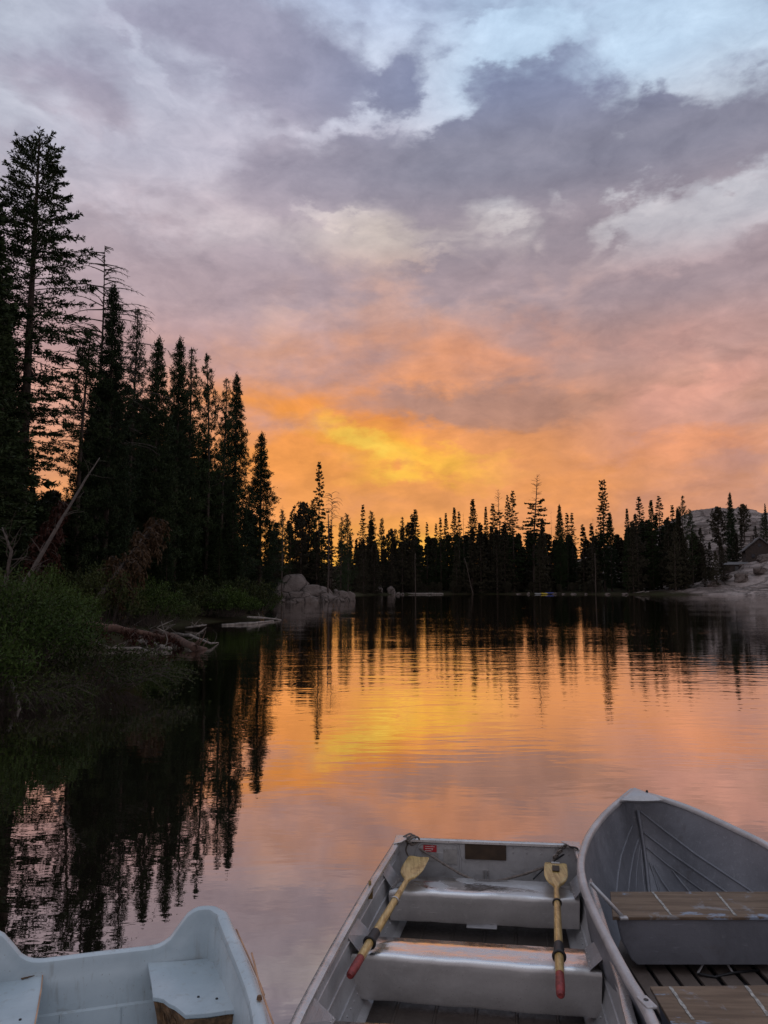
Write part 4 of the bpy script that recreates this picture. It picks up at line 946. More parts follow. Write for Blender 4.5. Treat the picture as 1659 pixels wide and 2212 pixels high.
kayak(1428, 'lone yellow kayak on the far waterline under the right-hand grove', 'kyel', 2.6, 0.)

# ------------------------------------------------------------------ zoom frames used while measuring the boats
def Z1(a, b): return 603.5 + a * .6362, 1645.8 + b * .6362
def Z2(a, b): return a * .3968, 1865.2 + b * .3968
def Z4(a, b): return (2000 + a * .61724) * .5486, (3000 + b * .61724) * .5486
def P1(a, b, z): return U(*Z1(a, b), z)
def P2(a, b, z): return U(*Z2(a, b), z)
def P4(a, b, z): return U(*Z4(a, b), z)
def interp_curve(pts, n):                 # resample a 3D polyline smoothly (Catmull-Rom)
    P = [Vector(p) for p in pts]; P = [P[0] * 2 - P[1]] + P + [P[-1] * 2 - P[-2]]; out = []
    m_ = len(P) - 3
    for k_ in range(n + 1):
        u = k_ / n * m_; i = min(int(u), m_ - 1); t = u - i; a, b, c, d = P[i], P[i + 1], P[i + 2], P[i + 3]
        out.append(.5 * ((2 * b) + (c - a) * t + (2 * a - 5 * b + 4 * c - d) * t * t + (3 * b - a - 3 * c + d) * t ** 3))
    return out

# ------------------------------------------------------------------ boat 1: square-ended aluminium rowing boat
GZ = .5
b1 = thing('rowing_boat', 'square-ended grey aluminium rowing boat in the middle holding two yellow oars', 'boat', (.45, 3.6, 0), R(-9))
NS = 24
gl_ = interp_curve([P1(405, 262, GZ), P1(300, 430, GZ), P1(180, 640, GZ), P1(100, 790, GZ), P1(50, 890, GZ), (-.43, 2.6, GZ), (-.44, 1.7, GZ)], NS)
gr_ = interp_curve([P1(1010, 285, GZ), (1.165, 4.45, GZ), P1(1120, 612, GZ), P1(1165, 740, GZ), P1(1200, 890, GZ), (.88, 2.5, GZ), (.78, 1.6, GZ)], NS)
inner = [(1., .5), (.992, .40), (.975, .28), (.94, .17), (.885, .095), (.80, .07), (.4, .065), (0, .065)]
outer = [(1.012, .5), (1.01, .38), (.995, .22), (.965, .05), (.90, -.07), (.78, -.1), (.4, -.1), (0, -.1)]
def sec(i, prof):
    L_, R__ = gl_[i], gr_[i]; c = (L_ + R__) / 2; out = []
    for f_, z in prof: p = c + (L_ - c) * f_; out.append(Vector((p.x, p.y, z)))
    for f_, z in prof[::-1][1:]: p = c + (R__ - c) * f_; out.append(Vector((p.x, p.y, z)))
    return out
hb = MB(); hb.grid([sec(i, inner) for i in range(NS + 1)]); hb.grid([sec(i, outer) for i in range(NS + 1)])
# square ends: inner and outer sheet
for i, s_ in ((0, 1), (NS, -1)):
    a = sec(i, inner); o_ = sec(i, outer); sh = Vector((.02, .16, 0)).normalized() * .022 * s_
    hb.add(a, [tuple(range(len(a)))]); oo = [p + sh for p in o_]; hb.add(oo, [tuple(range(len(oo)))]); hb.grid([o_, oo])
hull1 = hb.build('hull', M['hull'], b1, smooth=True, auto=30)
rim = MB(); lip = []
def rimstrip(mb, pts, inward, wd=.026, ht=.03, top=.012):
    rows = []
    for i, p in enumerate(pts):
        t = (pts[min(i + 1, len(pts) - 1)] - pts[max(0, i - 1)]).normalized(); n_ = Vector((-t.y, t.x, 0)).normalized() * inward
        prof = [(-.006, -ht), (-.016, -ht * .5), (-.017, top * .4), (-.008, top), (wd * .5, top * 1.15), (wd, top * .6), (wd + .002, -.006), (.006, -.010)]
        rows.append([p + n_ * a_ + Vector((0, 0, b_)) for a_, b_ in prof])
    mb.grid(rows, True); n0 = len(prof); k0 = len(mb.v) - len(rows) * n0
    mb.f.append(tuple(k0 + q for q in range(n0))); mb.f.append(tuple(k0 + (len(rows) - 1) * n0 + q for q in range(n0))[::-1])
rimstrip(rim, gl_, 1 if (gr_[3] - gl_[3]).dot(Vector((-(gl_[4] - gl_[3]).y, (gl_[4] - gl_[3]).x, 0))) > 0 else -1)
rim.build('gunwale', M['rim'], b1, smooth=True, auto=40)
rim = MB(); rimstrip(rim, gr_, 1 if (gl_[3] - gr_[3]).dot(Vector((-(gr_[4] - gr_[3]).y, (gr_[4] - gr_[3]).x, 0))) > 0 else -1)
rim.build('gunwale', M['rim'], b1, smooth=True, auto=40)
rim = MB(); tp = [gl_[0].lerp(gr_[0], k_ / 10) for k_ in range(11)]; rimstrip(rim, tp, 1 if (gl_[5] - gl_[0]).dot(Vector((-(tp[1] - tp[0]).y, (tp[1] - tp[0]).x, 0))) > 0 else -1, .022, .03)
rim.build('transom_rim', M['rim'], b1, smooth=True, auto=40)
rt = (gr_[0] - gl_[0]).normalized(); fw = Vector((-rt.y, rt.x, 0))      # boat axes at the far end
for c, sg in ((gl_[0], 1), (gr_[0], -1)):       # corner castings
    poly = [c + rt * (-.02 * sg) + fw * .02, c + rt * (.10 * sg) + fw * .02, c + rt * (.07 * sg) - fw * .03, c + rt * (.03 * sg) - fw * .12, c + rt * (-.02 * sg) - fw * .16]
    MB().plate([p + Vector((0, 0, .014)) for p in poly], (0, 0, .008)).build('corner_cap', M['rim'], b1, bevel=.003)
# dirty bottom sheet, with interior shade painted into its dark brown
M['sole'] = aluminium('shaded_dirty_sole', (.085, .068, .058), .15, .5, oxide=(.14, .115, .10), dirt=(.03, .022, .018))
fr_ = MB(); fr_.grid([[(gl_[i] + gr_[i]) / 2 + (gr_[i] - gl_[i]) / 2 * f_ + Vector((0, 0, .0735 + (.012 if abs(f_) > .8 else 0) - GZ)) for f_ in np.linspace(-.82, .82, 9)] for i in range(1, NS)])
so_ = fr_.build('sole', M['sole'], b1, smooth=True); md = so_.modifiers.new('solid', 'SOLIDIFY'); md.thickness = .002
# length-wise pressed ribs on the side sheets and ribs on the floor
def side_pt(i, side, z, inset=.006):
    L_ = gl_[i] if side < 0 else gr_[i]; c = (gl_[i] + gr_[i]) / 2
    fz = np.interp(z, [p[1] for p in inner[:6]][::-1], [p[0] for p in inner[:6]][::-1])
    p = c + (L_ - c) * float(fz); d_ = (c - L_).normalized() * inset; return Vector((p.x + d_.x, p.y + d_.y, z))
for side in (-1, 1):
    for z in (.41, .30, .19):
        MB().tube([side_pt(i, side, z, .001) for i in range(NS + 1)], .007, 6).build('side_rib', M['hull'], b1, smooth=True)
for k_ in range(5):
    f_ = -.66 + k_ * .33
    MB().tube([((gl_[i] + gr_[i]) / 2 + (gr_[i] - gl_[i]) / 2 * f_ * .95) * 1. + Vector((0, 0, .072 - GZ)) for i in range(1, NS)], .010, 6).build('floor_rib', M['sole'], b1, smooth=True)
def row_at(y):      # station whose centre sits at y
    best = min(range(NS), key=lambda i: abs((gl_[i].y + gr_[i].y) / 2 - y)); i = best
    a, b = (gl_[i] + gr_[i]) / 2, (gl_[i + 1] + gr_[i + 1]) / 2
    if y > a.y and i > 0: i -= 1; a, b = (gl_[i] + gr_[i]) / 2, (gl_[i + 1] + gr_[i + 1]) / 2
    t = (a.y - y) / (a.y - b.y); return gl_[i].lerp(gl_[i + 1], t), gr_[i].lerp(gr_[i + 1], t)
def bench(blB, brB, blF, brF, ztop, zbot, hr, label, seed, parent, mt_top, mt_face=None, taper=.13, wave=.008, name='bench'):
    rg = random.Random(seed); N = 28
    def col(u):
        B = blB.lerp(brB, u); F_ = blF.lerp(brF, u); d_ = (F_ - B); d_.z = 0; dn = d_.normalized(); wv = math.sin(u * 17 + seed) * wave * .5 + math.sin(u * 41 + seed * 2) * wave * .3
        r = .028; x = F_ + dn * wv; pts = []
        pts.append((B, ztop - .10)); pts.append((B, ztop - .01)); pts.append((B + dn * .012, ztop)); pts.append((B.lerp(x, .35), ztop - .003)); pts.append((B.lerp(x, .7), ztop - .002))
        for a_ in (0, 22, 45, 68, 90): pts.append((x - dn * r + dn * r * math.sin(R(a_)), ztop - r + r * math.cos(R(a_))))
        pts.append((x - dn * .004, ztop - .06)); pts.append((x - dn * .007, (ztop + zbot) / 2)); pts.append((x - dn * .012, zbot + .015)); pts.append((x - dn * .02, zbot)); pts.append((x - dn * .12, zbot))
        return pts
    rows = []; acr = (brF - blF); acr.z = 0
    for k_ in range(N + 1):
        u = k_ / N; r_ = []
        for p, z in col(u):
            s_ = (ztop - z) / (ztop - zbot); sh = acr * (taper * s_ * (.5 - u)); r_.append(Vector((p.x + sh.x, p.y + sh.y, z)))
        rows.append(r_)
    n_ = len(rows[0]); mb = MB(); mb.grid(rows); mb.add(rows[0], [tuple(range(n_))]); mb.add(rows[-1], [tuple(range(n_))])
    o = mb.build(name, mt_top, parent, smooth=True, auto=50)
    if label: o['label'] = label
    return o
BZ = .345
A = bench(P1(440, 384, BZ), P1(1010, 409, BZ), P1(372, 437, BZ), P1(1020, 468, BZ), BZ, .165, 0, 'far bench with both oar blades lying on it', 1, b1, M['bench'], .10, .008)
B = bench(P1(345, 590, BZ), P1(1062, 634, BZ), P1(243, 650, BZ), P1(1096, 714, BZ), BZ, .12, 0, 'middle bench with the shiny scuffed top', 2, b1, M['bench'], .13, .012)
C = bench(P1(170, 874, BZ), P1(1180, 925, BZ), Vector((-.33, 3.27, BZ)), Vector((1.0, 3.16, BZ)), BZ, .135, 0, 'near bench of which only the back edge shows', 3, b1, M['bench'], .13, .01)
# gusset plates from the bench ends up the sides
def gusset(p_in_b, p_in_f, p_out_b, p_out_f, par):
    o = MB().plate([p_in_b, p_in_f, p_out_f, p_out_b], (0, 0, .004)).build('side_bracket', M['brk'], par, bevel=.001)
    mb = MB()
    for t in (.1, .3, .5, .7, .9):
        p = p_in_b.lerp(p_in_f, t).lerp(p_out_b.lerp(p_out_f, t), .08) + Vector((0, 0, .005)); mb.tube([p, p + Vector((0, 0, .003))], [.006, .004], 8)
    mb.build('rivet_row', M['rim'], o, smooth=True)
gusset(P1(412, 402, BZ), P1(384, 432, BZ), P1(372, 343, .455), P1(346, 375, .455), A)
gusset(P1(985, 412, BZ), P1(1003, 466, BZ), P1(1022, 372, .44), P1(1030, 432, .44), A)
gusset(P1(322, 592, BZ), P1(272, 648, BZ), P1(256, 520, .455), P1(222, 585, .455), B)
gusset(P1(1035, 634, BZ), P1(1055, 710, BZ), P1(1092, 598, .44), P1(1116, 655, .44), B)
gusset(P1(192, 876, BZ), P1(150, 930, BZ), P1(115, 800, .455), P1(70, 890, .455), C)
# things fixed to the far end sheet
def on_transom(u0, u1, z0, z1, th=.004, off_=.004):
    a = gl_[0].lerp(gr_[0], u0); b = gl_[0].lerp(gr_[0], u1); nrm = -fw * (off_ + th)
    return [Vector((a.x, a.y, z0)) + nrm, Vector((b.x, b.y, z0)) + nrm, Vector((b.x, b.y, z1)) + nrm, Vector((a.x, a.y, z1)) + nrm], fw * th
def uz(a, b):   # zoom pixel -> across fraction and height on the end sheet
    x, y, z = ray(*Z1(a, b)); O = Vector((0, 0, HC)); n_ = fw; t = (gl_[0] - O).dot(n_) / Vector((x, y, z)).dot(n_); p = O + Vector((x, y, z)) * t
    return (p - gl_[0]).dot(rt) / (gr_[0] - gl_[0]).length, p.z
def patch(a0, b0, a1, b1_, mt, name, th=.004, parent=b1, off_=.004, bevel=0.):
    u0, z1 = uz(a0, b0); u1, z0 = uz(a1, b1_); poly, d_ = on_transom(u0, u1, z0, z1, th, off_)
    return MB().plate(poly, d_).build(name, M[mt], parent, bevel=bevel)
patch(630, 268, 770, 333, 'wood_pad', 'motor_pad', .014, bevel=.003)['label'] = 'dark brown wooden motor pad'
lr = patch(489, 281, 534, 306, 'label_red', 'red_sticker', .001)
for k_ in range(3): patch(495, 285 + k_ * 7, 528 - k_ * 6, 288 + k_ * 7, 'label_ink', 'print_line', .0008, lr, .0056)
patch(483, 308, 540, 338, 'label_white', 'white_sticker', .001)
patch(557, 296, 604, 346, 'label_white', 'pale_plate', .002)
rbm = MB(); uu = [uz(a_, b_) for a_, b_ in ((455, 345), (470, 288), (500, 275), (590, 278), (608, 290), (615, 345), (612, 380))]
q = []
for u_, z_ in uu: c_ = gl_[0].lerp(gr_[0], u_); q.append(Vector((c_.x, c_.y, z_)) - fw * .003)
rbm.tube(interp_curve(q, 24), .006, 6); rbm.build('pressed_rib', M['hull'], b1, smooth=True)
for a_, b_ in ((695, 365), (707, 366)):
    u_, z_ = uz(a_, b_); c_ = gl_[0].lerp(gr_[0], u_); MB().tube([Vector((c_.x, c_.y, z_)) - fw * .012, Vector((c_.x, c_.y, .12)) - fw * .012], .006, 6).build('drain_rod', M['rim'], b1)
# foot tab below the far bench
tb = P1(637, 534, .18); tb2 = P1(740, 540, .18); tb3 = P1(739, 566, .158); tb4 = P1(635, 561, .158)
MB().plate([tb, tb2, tb3, tb4], (0, 0, -.008)).build('foot_tab', M['brk'], A, bevel=.003)
# oarlock socket on the left gunwale
p = P1(300, 432, .49); ol = MB().box(p + Vector((.015, 0, -.015)), (.014, 0, 0), (0, .028, 0), (0, 0, .03)).build('oarlock_socket', M['brass'], b1, bevel=.004)
MB().tube([p + Vector((.012, 0, .0)), p + Vector((.012, 0, .045))], .008, 8).build('oarlock_pin', M['brass'], ol, smooth=True)
# dark strips on the floor in front of the middle bench
for i, (x0, y0) in enumerate([(.25, 3.62), (.62, 3.66)]):
    MB().box((x0, y0, .082), (.05, 0, 0), (-.01, .22, 0), (0, 0, .006)).build('floor_strip', M['wood_pad'], b1, bevel=.004)

def rivets(pts, name, parent, mt='rim', r_=.0055, step=.07):
    mb = MB(); L_ = 0.; last = pts[0]; nxt = step
    for a, b in zip(pts[:-1], pts[1:]):
        d_ = (b - a).length
        while L_ + d_ > nxt:
            p = a.lerp(b, (nxt - L_) / d_); mb.tube([p - Vector((0, 0, .004)), p + Vector((0, 0, .002)), p + Vector((0, 0, .0045))], [r_, r_, r_ * .4], 7); nxt += step
        L_ += d_
    return mb.build(name, M[mt], parent, smooth=True)
for side in (-1, 1):
    for z in (.455, .155): rivets([side_pt(i, side, z, .001) for i in range(NS + 1)], 'rivet_row', b1, 'hull')
for zz in (.47, .44): rivets([Vector((gl_[0].lerp(gr_[0], u).x, gl_[0].lerp(gr_[0], u).y, zz)) - fw * .003 for u in np.linspace(.04, .96, 12)], 'rivet_row', b1, 'hull', .004, .09)
# puddles on the bottom sheet
m_, q, b_p, out = mat('puddle'); b_p.inputs['Base Color'].default_value = (.03, .022, .016, 1); b_p.inputs['Roughness'].default_value = .03; b_p.inputs['IOR'].default_value = 1.6; M['puddle'] = m_
rg = random.Random(6)
for cx_, cy_, ax_, ay_ in ((.55, 3.72, .40, .16), (.62, 4.52, .42, .12), (.45, 3.42, .3, .1)):
    poly = [Vector((cx_ + ax_ * math.cos(a_) * rg.uniform(.75, 1.1), cy_ + ay_ * math.sin(a_) * rg.uniform(.7, 1.1), .0775)) for a_ in np.linspace(0, 2 * math.pi, 29)[:-1]]
    MB().plate(poly, (0, 0, .002)).build('puddle', M['puddle'], b1)

# rope slung across the far end
rp = [P1(428, 262, .515), P1(445, 275, .49), P1(465, 288, .45), P1(540, 335, .40), P1(600, 372, .36), P1(650, 396, .33), P1(700, 404, .32), P1(760, 400, .32), P1(850, 375, .35), P1(920, 345, .40), P1(950, 300, .47), P1(975, 280, .515)]
rr_ = MB(); cpts = interp_curve(rp, 70); rr_.tube(cpts, .0075, 7)
tw = []
for i, p in enumerate(cpts): tw.append(p + Vector((math.cos(i * 1.1) * .006, 0, math.sin(i * 1.1) * .006)))
rr_.tube(tw, .0045, 5)
for k_ in range(3):
    a_ = P1(430 + k_ * 10, 262 + k_ * 5, .5); rr_.tube(interp_curve([a_ + Vector((-.02, -.02, .02)), a_ + Vector((.03, 0, .035)), a_ + Vector((.05, .03, .0)), a_ + Vector((.0, .03, -.03)), a_ + Vector((-.02, 0, 0))], 14), .006, 6)
    a_ = P1(965 - k_ * 14, 290 + k_ * 16, .5 - k_ * .02); rr_.tube(interp_curve([a_ + Vector((-.015, -.01, .005)), a_ + Vector((.01, 0, .014)), a_ + Vector((.018, .014, .0)), a_ + Vector((-.005, .01, -.014)), a_ + Vector((-.015, 0, 0))], 14), .006, 6)
rr_.tube(interp_curve([P1(436, 275, .48), P1(430, 300, .43), P1(440, 325, .38)], 10), .005, 5)
tag(rr_.build('rope', M['rope'], smooth=True), 'frayed grey rope slung across the far end of the middle boat', 'rope')
rb_ = MB(); rb_.tube(interp_curve([P1(1005, 290, .5), P1(985, 302, .46), P1(920, 345, .40), P1(880, 380, .36), P1(862, 398, .34)], 24), .0055, 6)
rb_.tube(interp_curve([P1(985, 288, .515), P1(1008, 292, .53), P1(1020, 305, .50)], 10), .006, 6)
tag(rb_.build('cord', M['black'], smooth=True), 'thin black cord hanging beside the right end of the grey rope', 'cord')

# ------------------------------------------------------------------ oars
def woodmat():
    m_, q, b, out = mat('varnished_oar_wood'); tc = q.n('ShaderNodeTexCoord').outputs['Object']
    n1 = q.noise(q.mapping(tc, sc=(70, 5, 70)), 1., 5, .65); n2 = q.noise(tc, 14., 6, .7)
    c = q.mix(q.rng(n1, .3, .7), (.32, .20, .065), (.62, .44, .18)); c = q.mix(q.rng(n2, .52, .66, 0, .75), c, (.22, .12, .035)); c = q.mix(q.rng(q.noise(tc, 45., 3, .6), .66, .72, 0, .8), c, (.10, .06, .03))
    q.put(b.inputs['Base Color'], c); b.inputs['Roughness'].default_value = .32; b.inputs['Metallic'].default_value = .12; return m_
M['oar'] = woodmat()
def oar(tip, end, collar, ring, w, label, grip_t, neck_t, worn):
    tip = Vector(tip); end = Vector(end); ax = (tip - end).normalized(); Ln = (tip - end).length; rtv = ax.cross(Vector((0, 0, 1))).normalized(); upv = rtv.cross(ax)
    o = thing('oar', label, 'oar', tuple(end), 0., 'pair of yellow oars in the middle boat')
    def at(t): return end + ax * Ln * t
    MB().tube([at(t) for t in np.linspace(grip_t, neck_t + .03, 8)], [.021, .022, .022, .021, .020, .019, .017, .014], 12).build('shaft', M['oar'], o, smooth=True, auto=50)
    gp = MB().tube([at(0), at(.008), at(grip_t * .5), at(grip_t)], [.012, .019, .0215, .020], 12).build('grip', M['red'], o, smooth=True, auto=50)
    rows = []
    for t, wf, th in [(0, .016, .014), (.10, .024, .013), (.18, .046, .012), (.28, .066, .010), (.42, .075, .008), (.65, .076, .006), (.9, .074, .005), (.97, .070, .005), (1., .060, .004)]:
        c = at(neck_t + (1 - neck_t) * t); r_ = []
        for k_ in range(16):
            a_ = k_ / 16 * 2 * math.pi; cx_ = math.copysign(abs(math.cos(a_)) ** .6, math.cos(a_)) * wf * w; r_.append(c + rtv * cx_ + upv * (math.sin(a_) * th + (abs(cx_) / (w * .08)) ** 2 * .012 * (t > .2) + .01 * t))
        rows.append(r_)
    mb = MB(); mb.grid(rows, True); n0 = 16; mb.f.append(tuple(range(n0))); mb.f.append(tuple((len(rows) - 1) * n0 + k_ for k_ in range(n0)))
    bl = mb.build('blade', M['oar'], o, smooth=True, auto=60)
    if worn:
        c = at(neck_t + (1 - neck_t) * .72) + upv * .020
        MB().box(c, rtv * .022, ax * .045, upv * .0025).build('worn_patch', M['wood_pad'], bl, bevel=.002)
        c = at(.995) + upv * .018; MB().box(c, rtv * .028, ax * .010, upv * .006).build('blade_tip', M['rim'], bl, bevel=.003)
    MB().tube([at(collar - .035), at(collar + .035)], [.0255, .0255], 14).build('sleeve', M['black'], o, smooth=True, auto=40)
    c = at(collar - .04); ringp = [c + (rtv * math.cos(a_) + upv * math.sin(a_)) * .028 for a_ in np.linspace(0, 2 * math.pi, 19)]
    MB().tube(ringp, .0075, 8, False).build('collar', M['black'], o, smooth=True)
    c = at(ring); ringp = [c + (rtv * math.cos(a_) + upv * math.sin(a_)) * .022 for a_ in np.linspace(0, 2 * math.pi, 19)]
    MB().tube(ringp, .0055, 8, False).build('ring', M['rim'] if not worn else M['black'], o, smooth=True)
    return o
oar(P1(476, 330, .42), P1(238, 728, .405), .26, .56, .95, 'left yellow oar lying aslant with its red grip at the left side of the boat', .115, .75, False)
oar(P1(938, 352, .42), P1(955, 795, .405), .27, .63, .95, 'right yellow oar pointing straight away with a worn dark patch on its blade', .12, .765, True)

# ------------------------------------------------------------------ boat 2: pointed aluminium boat on the right
b2 = thing('rowing_boat', 'pointed blue-grey aluminium boat on the right with brown plank seats', 'boat', (1.7, 3.6, 0), R(-2))
N2 = 30
tip = P1(1200, 100, .75)
lg = interp_curve([tip, P1(1165, 128, .72), P1(1108, 180, .70), P1(1062, 240, .68), P1(1036, 300, .66), P1(1027, 360, .64), P1(1040, 430, .62), P1(1068, 500, .605), P1(1102, 570, .595), P1(1180, 720, .575), P1(1262, 860, .565), (.965, 2.5, .56), (.97, 1.7, .56)], N2)
rg2 = interp_curve([tip, P1(1300, 128, .72), P1(1380, 155, .70), P1(1450, 185, .685), P1(1555, 235, .66), P1(1659, 287, .635), (2.40, 4.3, .615), (2.45, 3.95, .605), (2.47, 3.6, .595), (2.46, 3.2, .575), (2.44, 2.8, .565), (2.41, 2.3, .56), (2.36, 1.6, .56)], N2)
def keel(i):
    m_ = (lg[i] + rg2[i]) / 2; t = min(1, i / 7.); z = .75 * (1 - t) ** 2.2 + .085; 
    return Vector((m_.x, m_.y + .0, min(z, m_.z)))
def section2(i, off_=0., down=0.):
    K_ = keel(i); v = min(1., i / 14.); out = []
    V1 = [(0, 0), (.22, .3), (.42, .55), (.62, .75), (.82, .92), (1, 1)]; V2 = [(0, 0), (.05, .33), (.13, .66), (.22, .86), (.42, .965), (1, 1)]
    prof = [((a[0] * (1 - v) + b[0] * v), (a[1] * (1 - v) + b[1] * v)) for a, b in zip(V1, V2)]
    for G in (lg[i], rg2[i]):
        h_ = []
        for fx, fz in prof:
            p = Vector((G.x + (K_.x - G.x) * fx, G.y + (K_.y - G.y) * fx, G.z + (K_.z - G.z) * fz)); n_ = Vector((G.x - K_.x, G.y - K_.y, 0))
            n_ = n_.normalized() if n_.length > 1e-4 else Vector((0, 0, 0)); p = p + n_ * off_ - Vector((0, 0, down * fz)); h_.append(p)
        out.append(h_)
    return out[0] + out[1][::-1][1:]
hb = MB(); hb.grid([section2(i) for i in range(N2 + 1)]); hb.grid([section2(i, .014, .2) for i in range(N2 + 1)])
for off_, dn in ((0, 0), (.014, .2)):
    a = section2(N2, off_, dn); a = [p + Vector((0, -.02 if dn else 0, 0)) for p in a]; hb.add(a, [tuple(range(len(a)))])
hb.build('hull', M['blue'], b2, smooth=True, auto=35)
for G, oth in ((lg, rg2), (rg2, lg)):
    mb = MB(); rows = []
    for i, p in enumerate(G):
        t = (G[min(i + 1, N2)] - G[max(0, i - 1)]).normalized(); n_ = Vector((-t.y, t.x, 0)).normalized()
        if i > 0 and (oth[i] - p).dot(n_) < 0: n_ = -n_
        if i == 0: n_ = Vector((1 if G is lg else -1, -.6, 0)).normalized()
        prof = [(-.020, -.022), (-.028, -.008), (-.026, .010), (-.012, .020), (.006, .019), (.014, .010), (.014, -.01), (.004, -.016)]
        rows.append([p + n_ * a_ + Vector((0, 0, b_)) for a_, b_ in prof])
    mb.grid(rows, True); mb.build('gunwale', M['bluerim'], b2, smooth=True, auto=50)
# bow cap
bt = P4(805, 163, .79); bl_ = P4(718, 232, .755); br_ = P4(995, 232, .755); bc = P4(860, 240, .755)
cap = MB(); N_ = 8; rows = []
for i in range(N_ + 1):
    u = i / N_; e = bl_.lerp(br_, u) + Vector((0, -.02 * math.sin(u * math.pi), 0)); r_ = []
    for j in range(7):
        v = j / 6; p = bt.lerp(e, v ** .8); p = p + Vector((0, 0, .012 * math.sin(v * math.pi) * math.sin(u * math.pi) - (.012 if v == 1 else 0))); r_.append(p)
    r_.append(r_[-1] + Vector((0, .01, -.02))); rows.append(r_)
cap.grid(rows); o = cap.build('bow_cap', M['bluerim'], b2, smooth=True, auto=60); md = o.modifiers.new('solid', 'SOLIDIFY'); md.thickness = .006
MB().tube([bt.lerp(br_, .42) + Vector((0, -.01, .0)), bt.lerp(br_, .42) + Vector((0, -.01, .014))], [.010, .007], 8).build('cap_bolt', M['black'], b2, smooth=True)
# stem strap and raised strakes fanning out of the bow
def s2(i, side, fz):
    S_ = section2(i); h_ = S_[:6] if side < 0 else S_[5:][::-1]; t = fz * 5; k_ = min(int(t), 4); return h_[k_].lerp(h_[k_ + 1], t - k_)
def strake(side, f0, f1, i0, i1, r=.009, mt='bluerim'):
    pts = []
    for i in range(i0, i1 + 1):
        u = (i - i0) / max(1, i1 - i0); p = s2(i, side, f0 + (f1 - f0) * min(1, u * 1.4)); c = (lg[i] + rg2[i]) / 2; d_ = Vector((c.x - p.x, c.y - p.y, .12))
        pts.append(p + (d_.normalized() if d_.length > 0 else d_) * .004)
    MB().tube(interp_curve(pts, 40), r, 7).build('strake', M[mt], b2, smooth=True)
from mathutils.bvhtree import BVHTree
_h = MB(); _h.grid([section2(i) for i in range(N2 + 1)]); hull_bvh = BVHTree.FromPolygons([Vector(v) for v in _h.v], _h.f)
def on_hull(path, n=30):
    out = []
    for k_ in range(n + 1):
        u = k_ / n * (len(path) - 1); i = min(int(u), len(path) - 2); t = u - i
        d_ = Vector(ray(*Z4(path[i][0] * (1 - t) + path[i + 1][0] * t, path[i][1] * (1 - t) + path[i + 1][1] * t)))
        h_ = hull_bvh.ray_cast(Vector((0, 0, HC)), d_.normalized())
        if h_[0] is not None: out.append(h_[0] - d_.normalized() * .003)
    return out
for path, r_ in [([(845, 315), (990, 430), (1200, 590), (1580, 842)], .010), ([(868, 450), (1050, 590), (1230, 715), (1420, 848)], .010), ([(885, 545), (1010, 650), (1150, 755), (1280, 850)], .007),
                 ([(930, 660), (985, 760), (1055, 860)], .008), ([(1050, 690), (1110, 770), (1185, 860)], .008), ([(905, 640), (940, 740), (975, 860)], .006),
                 ([(795, 400), (765, 470), (720, 600), (700, 720), (688, 850)], .008), ([(832, 490), (800, 590), (778, 720), (764, 850)], .008), ([(850, 560), (858, 700), (874, 850)], .006), ([(842, 520), (822, 680), (815, 850)], .005)]:
    pts = on_hull(path)
    if len(pts) > 3: MB().tube(pts, r_ * 1.15, 7, True, .6).build('strake', M['blue'], b2, smooth=True)
MB().tube(interp_curve([keel(i) + Vector((0, -.012, .012)) for i in range(1, 30)], 40), .012, 8).build('keel_strip', M['blue'], b2, smooth=True)
# seats
def plywood():
    m_, q, b, out = mat('brown_plank_with_paint'); tc = q.n('ShaderNodeTexCoord').outputs['Object']
    n1 = q.noise(q.mapping(tc, sc=(3, 30, 30)), 1., 5, .6); n2 = q.noise(tc, 5., 6, .7, .5); n3 = q.noise(q.mapping(tc, loc=(.3, 0, 0), sc=(3.2, 6, 6)), 1., 6, .65)
    c = q.mix(q.rng(n1, .3, .7), (.105, .068, .042), (.19, .13, .085)); c = q.mix(q.rng(n2, .58, .70, 0, .7), c, (.24, .25, .27)); c = q.mix(q.rng(n3, .60, .66), c, (.22, .26, .33))
    c = q.mix(q.rng(q.noise(tc, 60., 4, .6), .6, .75, 0, .5), c, (.06, .045, .035))
    q.put(b.inputs['Base Color'], c); b.inputs['Roughness'].default_value = .75
    bp = q.n('ShaderNodeBump'); bp.inputs['Distance'].default_value = .002; q.put(bp.inputs['Height'], n1); q.put(b.inputs['Normal'], bp.outputs[0]); return m_
M['ply'] = plywood(); M['seam'] = simple('pale_tape_seam', (.30, .29, .27), .8, 0, .45, 40., .001, 60.)
def seat2(B0, B1, F0, F1, zt, zb, seed):
    th = .016; o = MB().plate([B0, B1, F1, F0], (0, 0, th)).build('seat_plank', M['ply'], b2, bevel=.003)
    acr = (F1 - F0); dn = (F0 - B0).normalized()
    def inset(p, s_): return p + acr.normalized() * s_
    rows = []
    for z, s_ in ((zt - .002, .02), ((zt + zb) / 2, .045), (zb + .02, .095), (zb, .12)):
        rows.append([Vector((q_.x, q_.y, z)) for q_ in [inset(F0, s_) - dn * .012, inset(F1, -s_) - dn * .012, inset(B1, -s_) + dn * .01, inset(B0, s_) + dn * .01]])
    mb = MB(); mb.grid(rows, True); mb.add(rows[-1], [(0, 1, 2, 3)]); mb.add(rows[0], [(0, 1, 2, 3)]); mb.build('seat_box', M['face'], o, bevel=.01)
    return o
sz = .43
F0 = P4(668, 1010, sz); F1 = F0 + (P4(1655, 1010, sz) - F0) * 1.17; B0 = P4(652, 845, sz); B1 = B0 + (P4(1600, 845, sz) - B0) * 1.17
sA = seat2(B0, B1, F0, F1, sz, .20, 1); sA['label'] = 'far plank seat with pale seams and blue paint wear'
